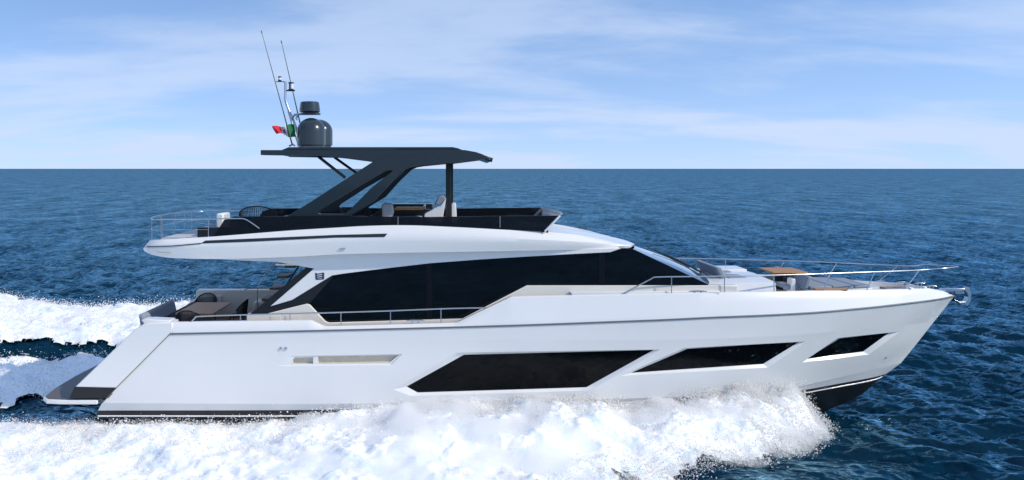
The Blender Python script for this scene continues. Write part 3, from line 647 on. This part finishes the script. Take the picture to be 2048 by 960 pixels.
# windshield: raked, bowed forward in the middle
top_e = [(P(1238, 497, -2.15)), P(1252, 499, -1.9), Vector((6.0, -1.1, 5.70)), Vector((6.26, 0, 5.69))]
bot_e = [(P(1395, 571, -2.28)), P(1417, 568, -1.95), Vector((8.55, -1.1, 4.62)), Vector((8.72, 0, 4.62))]
mb = MB(); te = smoothpath(top_e, 6); be = smoothpath(bot_e, 6); te = te+[Vector((p.x, -p.y, p.z)) for p in te[-2::-1]]; be = be+[Vector((p.x, -p.y, p.z)) for p in be[-2::-1]]
vs = []; fs = []; n = len(te); K = 8
for k in range(K+1):
    u = k/K
    for i in range(n): vs.append(te[i].lerp(be[i], u)+Vector((.05, 0, .07))*math.sin(math.pi*u))
for k in range(K):
    for i in range(n-1): fs.append((k*n+i, (k+1)*n+i, (k+1)*n+i+1, k*n+i+1))
ws = link('windshield', mesh('windshield', vs, fs), SCREEN, yacht, 180)
# black corner pillar between side glass and windshield, and wipers
for s in (1, -1):
    mb = MB().tube([flip(te[1], s < 0)+Vector((0, 0, .0)), flip(te[1].lerp(be[1], .5), s < 0)+Vector((.05, 0, .07)), flip(be[1], s < 0)], .07, 8); mb.build('corner_pillar', BLACK, yacht, smooth=60)
for yb, ye in ((-1.45, -1.2), (-.2, .1), (1.1, 1.35)):
    b0 = Vector((8.5, yb, 4.76)); e0 = b0+Vector((-1.15, ye-yb, .62)); mb = MB().tube([b0, b0+Vector((-.05, 0, .06)), e0], .018, 6)
    mb.tube([e0+Vector((.35, .0, -.16)), e0+Vector((-.38, .0, .17))], .016, 6); mb.build('wiper', BLACK, ws)
# foredeck trunk
trunk = Line([(1300, 573, -2.25), (1417, 568.5, -2.0), (1500, 565, -1.95), (1551, 564, -1.9)])
vs = []; fs = []
for i in range(13):
    p = trunk(i/12); r_ = [(p.x, p.y-.08, p.z-.45), (p.x, p.y, p.z-.04), (p.x, p.y+.12, p.z), (p.x, 0, p.z+.05), (p.x, -p.y-.12, p.z), (p.x, -p.y, p.z-.04), (p.x, -p.y+.08, p.z-.45)]; vs += r_
    if i:
        for k in range(6): fs.append(((i-1)*7+k, i*7+k, i*7+k+1, (i-1)*7+k+1))
fs.append(tuple(12*7+k for k in range(7))); link('foredeck_trunk', mesh('foredeck_trunk', vs, fs), GEL, yacht, 35)
# foredeck seating
def cushion(name, b, m, parent=None, bevel=.05, **k): mbx = MB().box(*b, **k); return mbx.build(name, m, parent or yacht, bevel=bevel)
cushion('sofa_back', (8.95, 9.15, -1.05, 1.3, 4.62, 5.06), CUSH, dx=-.22)
cushion('sofa_seat', (9.15, 9.8, -1.05, 1.3, 4.55, 4.74), CUSH)
MB().box(9.4, 10.45, .8, 1.9, 4.4, 4.78).build('coaming_box', GEL, yacht, bevel=.04)
MB().box(11.15, 11.3, -1.25, -.9, 4.1, 4.72).build('seat_end', GEL, yacht, bevel=.03)
v, f = prism([(11.6, -1.5), (14.0, -.95), (14.15, -.6), (14.15, .6), (14.0, .95), (11.6, 1.5)], 4.0, 4.36); MB().add(v, [tuple(reversed(q)) for q in f]).build('sunpad_base', GEL, yacht, bevel=.04)
for a, b_ in ((11.75, 12.55), (12.57, 13.35), (13.37, 13.95)):
    v, f = prism([(a, -1.32+(a-11.7)*.2), (b_, -1.32+(b_-11.7)*.2), (b_, 1.32-(b_-11.7)*.2), (a, 1.32-(a-11.7)*.2)], 4.36, 4.47); MB().add(v, [tuple(reversed(q)) for q in f]).build('sunpad_cushion', CUSH, yacht, bevel=.04)
cushion('sofa_back', (11.45, 11.62, -1.45, 1.4, 4.4, 4.82), CUSH, dx=.16)
cushion('sofa_seat', (11.0, 11.45, -1.2, 1.4, 4.35, 4.5), CUSH)
MB().box(11.75, 12.8, -1.72, -1.45, 4.40, 4.455).build('teak_step', TEAK, yacht, bevel=.01)
MB().box(14.95, 15.8, -.45, .45, 4.10, 4.22, ty=0).build('bow_teak', TEAKD, yacht, bevel=.01)
# far inner bulwark lining is the mirrored bulwark itself
# foredeck table
tb = empty('table', (11.45, .1, 4.1)); tag(tb, 'varnished teak table on a black leg on the foredeck', 'table')
def part(mb, name, m, root, **k):
    mb.v = [v-root.location for v in mb.v]; return mb.build(name, m, root, **k)
part(MB().box(10.85, 12.02, -.55, .8, 4.80, 4.845), 'tabletop', TEAK, tb, bevel=.012)
part(MB().box(11.02, 11.32, -.2, .25, 4.12, 4.80), 'leg', BLACK, tb, bevel=.02)
# bow fittings
def cleat(x, y, z, rz=0, s=1.0):
    mb = MB().tube([(x-.22*s, y, z+.10), (x-.12*s, y, z+.115), (x+.12*s, y, z+.115), (x+.22*s, y, z+.10)], [.012, .02, .02, .012], 8)
    for d in (-.08, .08): mb.tube([(x+d*s, y, z), (x+d*s, y, z+.11)], .018, 8)
    return mb
for px, py in ((831, 646.5), (1396, 588)):
    p = P(px, py, BY(px)); both(cleat(p.x, p.y, p.z-.02, s=1.25), 'cleat', CHROME, yacht, smooth=50)
for x, y in ((15.2, -.85), (15.8, -.6), (16.3, -.35)): both(cleat(x, y, 4.24, s=.8), 'cleat', CHROME, yacht, smooth=50)
mb = MB().lathe((15.6, 0, 4.22), [(.10, 0), (.12, .02), (.07, .06), (.06, .13), (.11, .17), (.11, .20), (.03, .22)], 24); mb.build('windlass', CHROME, yacht, smooth=40)
# anchor on its roller
anc = MB().box(16.8, 17.75, -.07, .07, 4.12, 4.22, tx=0).build('anchor_roller', CHROME, yacht, bevel=.01)
a = MB()
a.slab([(1908, 581), (1925, 582), (1936, 575), (1938, 579), (1929, 588), (1912, 588)], -.05, .05)
a.slab([(1929, 580), (1937, 574), (1943, 587), (1942, 602), (1935, 613), (1926, 605), (1934, 603), (1937, 594), (1934, 586)], -.11, .11)
a.slab([(1908, 598), (1920, 604), (1934, 603), (1932, 612), (1922, 609)], -.09, .09)
a.build('fluke', CHROME, anc, bevel=.008)

# rails (each with its posts)
def railing(path, posts, r=.021, name='railing', mir=False, pr=.016, sm=4):
    pts = smoothpath(path, sm) if sm else [Vector(p) for p in path]
    ro = MB().tube([flip(Vector(p), mir) for p in pts], r, 8).build(name, CHROME, yacht, smooth=60)
    for a, b in posts: MB().tube([flip(Vector(a), mir), flip(Vector(b), mir)], pr, 8).build('post', CHROME, ro, smooth=60)
    return ro
for mir in (False, True):
    path = [P(a, b, BY(a)) for a, b in ((1236, 593), (1262, 579), (1302, 558), (1316, 554), (1400, 553), (1500, 551.5), (1600, 549), (1700, 545.5), (1800, 542), (1850, 539.5))]+[P(1890, 536.5, -.50), P(1910, 534.5, -.2), P(1917, 533, 0)]
    ps = [(P(a, b, BY(a)), P(c, d, BY(c))) for a, b, c, d in ((1343, 555, 1343, 590), (1449, 553, 1449, 588), (1548, 552, 1548, 587), (1661, 548, 1645, 585), (1749, 545, 1732, 583), (1838, 541, 1808, 581))]
    railing(path, ps, mir=mir)
    path = [P(a, b, BY(a)) for a, b in ((381, 646), (390, 636), (401, 632.5), (493, 629.5), (635, 626), (781, 621.5), (895, 617), (972, 615.5))]
    ps = [(P(x, y0, BY(x)), P(x, y1, BY(x))) for x, y0, y1 in ((481, 630, 644), (580, 628, 642), (682, 625, 652), (781, 622, 649), (882, 618, 646.5))]
    railing(path, ps, r=.024, mir=mir)
# flybridge rail: round the stern of the upper deck
zr = P(417, 438, -2.6).z; cy = P(299, 438, -2.3)
nearp = [P(519, 457, -2.62), P(505, 447, -2.62), P(489, 438, -2.62), P(470, 437, -2.62), P(417, 438, -2.6), P(340, 438.5, -2.55), P(306, 439, -2.4), Vector((-9.72, -1.6, zr)), Vector((-9.82, 0, zr))]
full = nearp+[Vector((p.x, -p.y, p.z)) for p in nearp[-2::-1]]
ro = MB().tube(smoothpath(full, 5), .019, 8).build('railing', CHROME, yacht, smooth=60)
mid_ = [Vector((p.x, p.y, p.z-.33)) for p in full if p.x < -7.0]; MB().tube(smoothpath(mid_, 4), .007, 6).build('rail_wire', CHROME, ro)
zb = P(320, 480, -2.5).z
for p in [P(324, 438, -2.5), P(417, 438, -2.6)]:
    for s in (1, -1): MB().tube([(p.x, p.y*s, zr), (p.x, p.y*s, zb+(.06 if p.x > -9.6 else 0))], .015, 8).build('post', CHROME, ro, smooth=60)
for y in (-2.0, -.7, .7, 2.0): x = -9.82+.05*y*y; MB().tube([(x, y, zr), (x, y, 6.0)], .015, 8).build('post', CHROME, ro, smooth=60)
p = P(370, 438, 2.6); MB().tube([(p.x, 2.6, zr), (p.x, 2.6, zb)], .015, 8).build('post', CHROME, ro, smooth=60)

# smoked wind screen round the flybridge
SY = -2.60
near = MB().slab([(428, 473), (448, 440), (470, 433), (690, 432), (848, 434), (1001, 432), (1119, 431), (1088, 463), (1001, 459), (925, 455), (796, 450.5), (620, 458.5), (468, 470)], SY, SY+.03)
both(near, 'wind_screen', TINT, yacht)
for x in (796, 1000): both(MB().tube([P(x, 433, SY-.01), P(x, 455, SY-.01)], .006, 6), 'screen_seam', PALE, yacht)
a_, b_ = P(1119, 431, SY), P(1088, 463, SY)
mb = MB(); ys = np.linspace(-2.6, 2.6, 15); vs = []; fs = []
for i, y in enumerate(ys):
    k = .35*(1-(y/2.6)**2); vs += [(a_.x+k, y, a_.z), (b_.x+k, y, b_.z)]
    if i: fs.append((2*i-2, 2*i-1, 2*i+1, 2*i))
solid(link('wind_screen', mesh('wind_screen', vs, fs), TINT, yacht, 60), .02)
both(MB().tube([a_+Vector((.02, 0, .0)), b_+Vector((.02, 0, 0))], .035, 8), 'screen_frame', GEL, yacht, smooth=60)
both(MB().box(-8.0, 3.0, 2.28, 2.52, 6.0, 6.50), 'inner_coaming', BLACK, yacht)
# flybridge furniture fixed to the deck
fb = lambda *a, **k: MB().box(*a, **k)
fb(-9.3, -7.5, -2.3, 1.9, 6.0, 6.16, tx=.05, ty=.05).build('sunpad', PALE, yacht, bevel=.05)
c_ = P(432, 467, -2.1); c2 = P(447, 427, -2.1)
fb(c_.x, c2.x, -2.1, -1.3, 6.0, c2.z).build('cabinet', GEL, yacht, bevel=.05)
fb(c_.x-.5, c_.x, -2.0, -1.0, 6.05, 6.50, tx=.06).build('lounge_back', CUSH, yacht, bevel=.06)
# helm seat, console, sofa backs
def slabp(q, y0, y1, name, m, bevel=.02, parent=None): return MB().slab(q, y0, y1).build(name, m, parent or yacht, bevel=bevel)
hs = slabp([(848, 433), (850, 427), (868, 419), (880, 414), (892, 396), (884, 446), (862, 446)], -1.5, -.7, 'helm_seat', GEL)
slabp([(868, 411), (877, 391), (888, 391), (891, 396), (881, 411)], -1.46, -.74, 'backrest', CUSH, .04, hs)
slabp([(764, 409), (768, 407), (783, 408), (786, 425), (780, 446), (765, 446)], -1.4, -.8, 'bar_stool', PALE, .05)
slabp([(903, 408), (912, 408), (914, 446), (903, 446)], -.9, .3, 'helm_console', GEL, .02)
fb(-2.6, -.7, 1.75, 2.25, 6.1, 7.05).build('bench_back', SLATE, yacht, bevel=.05)
fb(-6.2, -1.1, 1.5, 2.25, 6.1, 6.62).build('bench_seat', CUSH, yacht, bevel=.05)
fb(-4.6, -3.3, -2.2, -1.5, 6.0, 6.62).build('wet_bar', SLATE, yacht, bevel=.03)
slabp([(847, 411), (851, 411), (851, 433), (846, 433)], .3, .9, 'seat_side', GEL, .01)

# hardtop
Z = lambda py, Y: P(0, py, Y).z
HT = -2.40
mb = MB().slab([(521, 300), (930, 300), (952, 304), (964, 308), (980, 316), (976, 317.5), (940, 322), (906, 326.5), (831, 327), (800, 323), (744, 324), (690, 317), (640, 312), (521, 310)], HT, HT+.45)
both(mb, 'hardtop_edge', SLATE, yacht, bevel=.015)
v = []
for q, y in (((521, 300), -1), ((930, 300), -1), ((952, 304), -1), ((964, 308), -1), ((980, 316), -1)): v.append(P(q[0], q[1], HT))
vs = []; fs = []
for i, p in enumerate(v): vs += [(p.x+(.12 if i == 4 else 0), HT+.4, p.z), (p.x+(.18 if i == 4 else 0), 0, p.z+.04), (p.x+(.12 if i == 4 else 0), -HT-.4, p.z)]
for i in range(4):
    for k in (0, 1): fs.append((3*i+k, 3*i+k+3, 3*i+k+4, 3*i+k+1))
ro_ = solid(link('roof_panel', mesh('roof_panel', vs, fs), SLATE, yacht, 25), -.14)
mb = MB().slab([(563, 300), (577, 294.2), (905, 294), (915, 296), (928, 301)], -1.9, 1.9); mb.build('roof_hatch', SLATE, yacht, bevel=.02)
MB().slab([(790, 299), (796, 296.2), (905, 296.5), (926, 300.6)], -1.96, -1.9).build('hatch_seal', BLACK, yacht)
arm = [(775, 310), (744, 324.5), (620, 404.5), (563, 439), (563, 444), (691, 438), (747, 404), (782, 365), (810, 339), (822, 334.5), (838, 332), (889, 327), (860, 316)]
hole = [(636.5, 426.5), (641, 421), (700, 383), (770, 342.5), (782, 340), (785, 342), (772, 352), (742, 376.5), (700, 419), (688.5, 428.5), (642, 429)]
def slab_hole(outer, inner, Y0, Y1, name, m, parent, bevel=.02):
    O = [P(*q, Y0) for q in outer]; I = [P(*q, Y0) for q in inner]; V = [Vector((p.x, p.z)) for p in O+I]
    r = delaunay_2d_cdt(V, [], [list(range(len(O))), list(range(len(O), len(V)))], 0, 1e-6)
    pv = r[0]; n = len(pv); ct = lambda f: sum((pv[i] for i in f), Vector((0, 0)))/len(f); Oq = [(p.x, p.z) for p in O]; Iq = [(p.x, p.z) for p in I]
    keep = [f for f in r[2] if inside(*ct(f), Oq) and not inside(*ct(f), Iq)]
    vs = [Vector((q.x, Y0, q.y)) for q in pv]+[Vector((q.x, Y1, q.y)) for q in pv]
    fs = [tuple(f) for f in keep]+[tuple(n+i for i in reversed(f)) for f in keep]
    from collections import Counter
    ec = Counter(); 
    for f in keep:
        for i in range(3): ec[(f[i], f[(i+1) % 3])] += 1
    for (a, b) in list(ec):
        if (b, a) not in ec: fs.append((b, a, n+a, n+b))
    for mir in (False, True):
        me = mesh(name, [flip(v, mir) for v in vs], fs); bm = bmesh.new(); bm.from_mesh(me); bmesh.ops.recalc_face_normals(bm, faces=bm.faces)
        bm.to_mesh(me); bm.free()
        link(name, me, m, parent, bevel=bevel)
slab_hole(arm, hole, HT-.02, HT+.20, 'hardtop_arm', SLATE, yacht)
both(MB().slab([(560, 441), (585, 428), (700, 428), (694, 452), (560, 456)], HT+.02, HT+.18), 'arm_base', BLACK, yacht)
s0, s1 = P(634, 311, -1.9), P(690, 355, -2.25); both(MB().tube([s0, s1], .05, 8), 'strut', BLACK, yacht, smooth=60)
c0 = P(891.5, 326, -1.0).x; c1 = P(902, 326, -1.0).x; MB().box(c0, c1, -1.0, -.7, 6.1, 8.60).build('column', BLACK, yacht, bevel=.02)
c0 = P(895, 326, .7).x; c1 = P(906.5, 326, .7).x; MB().box(c0, c1, .7, 1.0, 6.1, 8.60).build('column', BLACK, yacht, bevel=.02)
# domes, radar
zh = Z(293, -.3)
def dome(px, pytop, w, y, m=SLATE):
    c = P(px, 293, y); r_ = w*(y-CY)/F/2; h = (293-pytop)*(y-CY)/F; hc = h-r_*.96
    prof = [(r_*.90, .0), (r_*.90, .05), (r_*1.0, .07), (r_*1.0, hc)]+[(r_*math.cos(a), hc+r_*.96*math.sin(a)) for a in np.linspace(.1, 1.5, 12)]
    return MB().lathe((c.x, c.y, c.z-.02), prof, 48)
DOME = mat('dome_paint', (.018, .029, .037), .24, coat=.4)
dome(622.5, 234.5, 56.5, -.45).build('satellite_dome', DOME, yacht, smooth=50); dome(639, 238, 52, .75).build('satellite_dome', DOME, yacht, smooth=50)
c = P(619.5, 225, -.3); k_ = (28-.3)/F
MB().lathe((c.x, c.y, c.z), [(17*k_, 0), (20.5*k_, 2*k_), (20.5*k_, 6*k_), (18.5*k_, 20*k_), (16*k_, 21.5*k_), (4*k_, 22*k_)], 40).build('radar', DOME, yacht, smooth=35)
MB().lathe((c.x, c.y, c.z-.05), [(14*k_, 0), (14*k_, .06)], 30).build('radar_base', BLACK, yacht, smooth=40)
mp_ = lambda pts, y: [P(a, b, y) for a, b in pts]
mast = MB().tube(smoothpath(mp_([(570.5, 163), (570.5, 182), (571.4, 201), (580, 226), (594, 261), (597, 293)], -.1), 4), .045, 8)
mast.tube(mp_([(577, 222), (598, 293)], .5), .04, 8); mast.build('mast', CHROME, yacht, smooth=60)
MB().tube(mp_([(583, 238), (589, 229.5), (600, 228), (641, 227.7)], -.3), .04, 8).tube(mp_([(594, 240), (592, 236), (597, 230)], -.3), .03, 8).build('radar_bracket', CHROME, yacht, smooth=60)
for (a, b), y in ((((523.3, 64), (585, 291)), -.9), (((563, 84), (601, 250)), .6)):
    pa, pb = P(*a, y), P(*b, y); mid_ = pb.lerp(pa, .32); MB().tube([pb, mid_, pa], [.03, .02, .009], 6).tube([pa+(pa-pb).normalized()*.05, pa-(pa-pb).normalized()*.05], .02, 6).build('whip_antenna', BLACK, yacht)
MB().tube(mp_([(578, 292), (586, 288.5), (590, 292)], -.9), .03, 6).build('antenna_mount', CHROME, yacht)
nl = MB().tube(mp_([(552, 163.3), (571, 163.3)], -.1), .02, 6).build('lamp_bracket', CHROME, yacht)
c = P(559.5, 162, -.1); MB().lathe(c, [(.06, 0), (.06, .035), (.04, .04), (.04, .11), (.06, .12), (.055, .16)], 20).build('anchor_light', BLACK, yacht, smooth=40)
MB().lathe(c+Vector((0, 0, .04)), [(.052, 0), (.052, .075)], 20).build('lens', LAMP, nl, smooth=40)
MB().tube(mp_([(571, 181), (590, 181.4)], -.1), .025, 6).build('lamp_bracket', BLACK, yacht)
c = P(582, 180.5, -.1); sl_ = MB().lathe(c, [(.10, 0), (.10, .03), (.07, .04), (.07, .23), (.10, .24), (.10, .27)], 20).build('steaming_light', BLACK, yacht, smooth=40)
MB().lathe(c+Vector((.03, -.02, .05)), [(.06, 0), (.06, .17)], 20).build('lens', LAMP, sl_, smooth=40)
# flag
fm = bpy.data.materials.new('flag_cloth'); fm.use_nodes = True; t = fm.node_tree; b = t.nodes['Principled BSDF']; b.inputs['Roughness'].default_value = .8
at = N(t, 'ShaderNodeAttribute', attribute_name='cloth'); t.links.new(at.outputs[0], b.inputs['Base Color'])
q = [P(588, 249, -.6), P(545, 254, -.6), P(552, 266, -.6), P(592, 276, -.6)]; nu, nv_ = 48, 16; vs = []; fs = []; cl = []
for i in range(nu+1):
    for j in range(nv_+1):
        u, v_ = i/nu, j/nv_; p = q[0].lerp(q[1], u).lerp(q[3].lerp(q[2], u), v_)
        p += Vector((0, .10*math.sin(u*11+v_*2.2)*u**.5, .035*math.sin(u*9+1.5*v_))); vs.append(p)
        c = (.0, .16, .045) if u < .36 else ((.75, .77, .78) if u < .68 else (.60, .012, .018))
        if .44 < u < .60 and .25 < v_ < .72: c = (.25, .08, .12) if (i+j) % 2 else (.08, .10, .28)
        cl.append(c)
for i in range(nu):
    for j in range(nv_): a = i*(nv_+1)+j; fs.append((a, a+1, a+nv_+2, a+nv_+1))
me = mesh('flag', vs, fs); ca = me.color_attributes.new('cloth', 'FLOAT_COLOR', 'POINT')
for k, c in enumerate(cl): ca.data[k].color = (*c, 1)
fl = link('flag', me, fm, None, 180); solid(fl, .004); tag(fl, 'small green white and red flag streaming beside the dark domes', 'flag')

# ------------------------------------------------------------------ stern cockpit
cz = dz0-.80
zs = 3.70
sf = MB().box(-9.90, -9.66, -2.2, .7, cz+.3, zs+.02, dx=-.12, tx=.03).build('aft_sofa', CUSH, yacht, bevel=.07)
MB().box(-9.70, -9.0, -2.2, .7, cz+.05, cz+.45).build('seat_cushion', CUSH, sf, bevel=.05)
MB().slab([(282, 640), (300, 639), (340, 641), (342, 650), (300, 655), (289, 650)], -2.75, -2.25).build('sofa_base', GEL, yacht, bevel=.03)
tb = empty('table', (-8.5, -.1, cz)); tag(tb, 'brown teak dining table in the stern cockpit', 'table')
part(MB().box(-9.15, -7.88, -1.2, 1.0, 3.53, 3.58), 'tabletop', TABLE, tb, bevel=.012)
for y in (-.6, .4): part(MB().box(-8.62, -8.42, y-.1, y+.1, cz, 3.53), 'leg', CHROME, tb, bevel=.01)
def rope_chair(x, y, z, rz, label, h=.92, w_=.62):
    r0 = empty('rope_chair', (x, y, z), rz); tag(r0, label, 'chair', 'black rope chairs')
    def prt(mb, n, m=WICK, **k): return mb.build(n, m, r0, **k)
    prt(MB().box(-.27, .27, -.26, .26, .40, .48), 'seat', PALE if 0 else WICK, bevel=.04)
    fr = MB(); N_ = 15; topr = []; botr = []
    for i in range(N_+1):
        a = math.pi*(.02+.96*i/N_); tx, ty = math.cos(a)*w_/2, math.sin(a)*.32
        zt_ = .62+(h-.62)*math.sin(a)**.8; topr.append(Vector((tx, ty, zt_))); botr.append(Vector((tx*.86, ty*.82, .44)))
    fr.tube(topr, .022, 8); fr.tube(botr, .016, 6); bk = prt(fr, 'back_frame', BLACK, smooth=60)
    rp = MB()
    for i in range(1, N_*2): k_ = i/(N_*2)*N_; a_ = int(k_); u = k_-a_; rp.tube([topr[a_].lerp(topr[min(a_+1, N_)], u), botr[a_].lerp(botr[min(a_+1, N_)], u)], .013, 5)
    prt(rp, 'rope_back')
    for sx in (-1, 1):
        for sy in (-1, 1): prt(MB().tube([(sx*.25, sy*.22, .42), (sx*.29, sy*.27, 0)], .016, 6), 'leg', BLACK)
    return r0
rope_chair(-8.95, 1.45, cz, 0, 'black rope chair on the far side of the stern table', .98, .80)
rope_chair(-8.55, -1.60, cz, R(180), 'black rope chair on the near side of the stern table', .98, .80)
rope_chair(-7.45, .30, cz, R(-90), 'black rope chair at the head of the stern table beside the cabin', 1.0, .85)
# far coaming of the cockpit and lockers
MB().box(-9.6, -6.2, 2.42, 2.80, cz, 3.80).build('cockpit_locker', CREAM, yacht, bevel=.04)
MB().box(-7.2, -6.3, 1.3, 2.2, cz, 3.55).build('stair_base', CREAM, yacht, bevel=.05)
for (xa, xb, ya, yb_) in ((568, 590, 531, 538), (553, 576, 552, 559.5), (539, 563, 575, 582), (523, 548, 597, 604)):
    p0 = P(xa, ya, 1.3); p1 = P(xb, yb_, 1.3); MB().box(p0.x, p1.x, 1.3, 2.1, p0.z-.09, p0.z).build('stair_tread', TEAKD, yacht, bevel=.015)
MB().tube([P(600, 528, 1.25), P(540, 620, 1.25)], .035, 6).tube([P(600, 528, 2.15), P(540, 620, 2.15)], .035, 6).build('stair_stringer', BLACK, yacht)
MB().tube(smoothpath([P(548, 524, 1.2), P(530, 550, 1.2), P(517, 571, 1.2), P(515, 580, 1.2), P(515, 618, 1.2)], 3), .016, 6).tube([P(489, 580, 1.2), P(497, 577, 1.2), P(557, 576, 1.2)], .016, 6).build('stair_rail', CHROME, yacht)
# small lockers under the near side rail
both(MB().slab([(541, 632), (561, 632), (561, 642), (541, 642)], GY-.075, GY-.062).slab([(571, 632), (600, 632), (600, 642), (571, 642)], GY-.075, GY-.062), 'locker_door', CREAM, yacht, bevel=.004)

# ------------------------------------------------------------------ upper deck loose furniture
ft = empty('table', (-1.5, -.1, 6.12)); tag(ft, 'teak table on the flybridge between the pale stool and the helm seat', 'table')
xa, xb = P(789, 417, -.4).x, P(847, 417, -.4).x
part(MB().box(xa, xb, -.4, .7, Z(420, -.4), Z(416, -.4)), 'tabletop', TEAK, ft, bevel=.01)
part(MB().box(xa+.95, xa+1.2, .0, .3, 6.1, Z(420, -.4)), 'leg', BLACK, ft, bevel=.01)
for i, (px, y, rz, lb_) in enumerate(((700, 0, R(90), 'leftmost of three black rope chairs under the hardtop arms'), (722, .9, R(0), 'middle one of three black rope chairs under the hardtop arms'), (745, -.2, R(-90), 'rightmost of three black rope chairs, beside the pale stool'))):
    rope_chair(P(px, 420, y).x, y, 6.08, rz, lb_, .92, .7)
rope_chair(P(517, 420, .6).x, .6, 6.03, R(180), 'wide black rope seat by the flybridge stern rail', 1.0, 1.35)
print('objects', len(bpy.data.objects), 'verts', sum(len(o.data.vertices) for o in bpy.data.objects if o.type == 'MESH'))
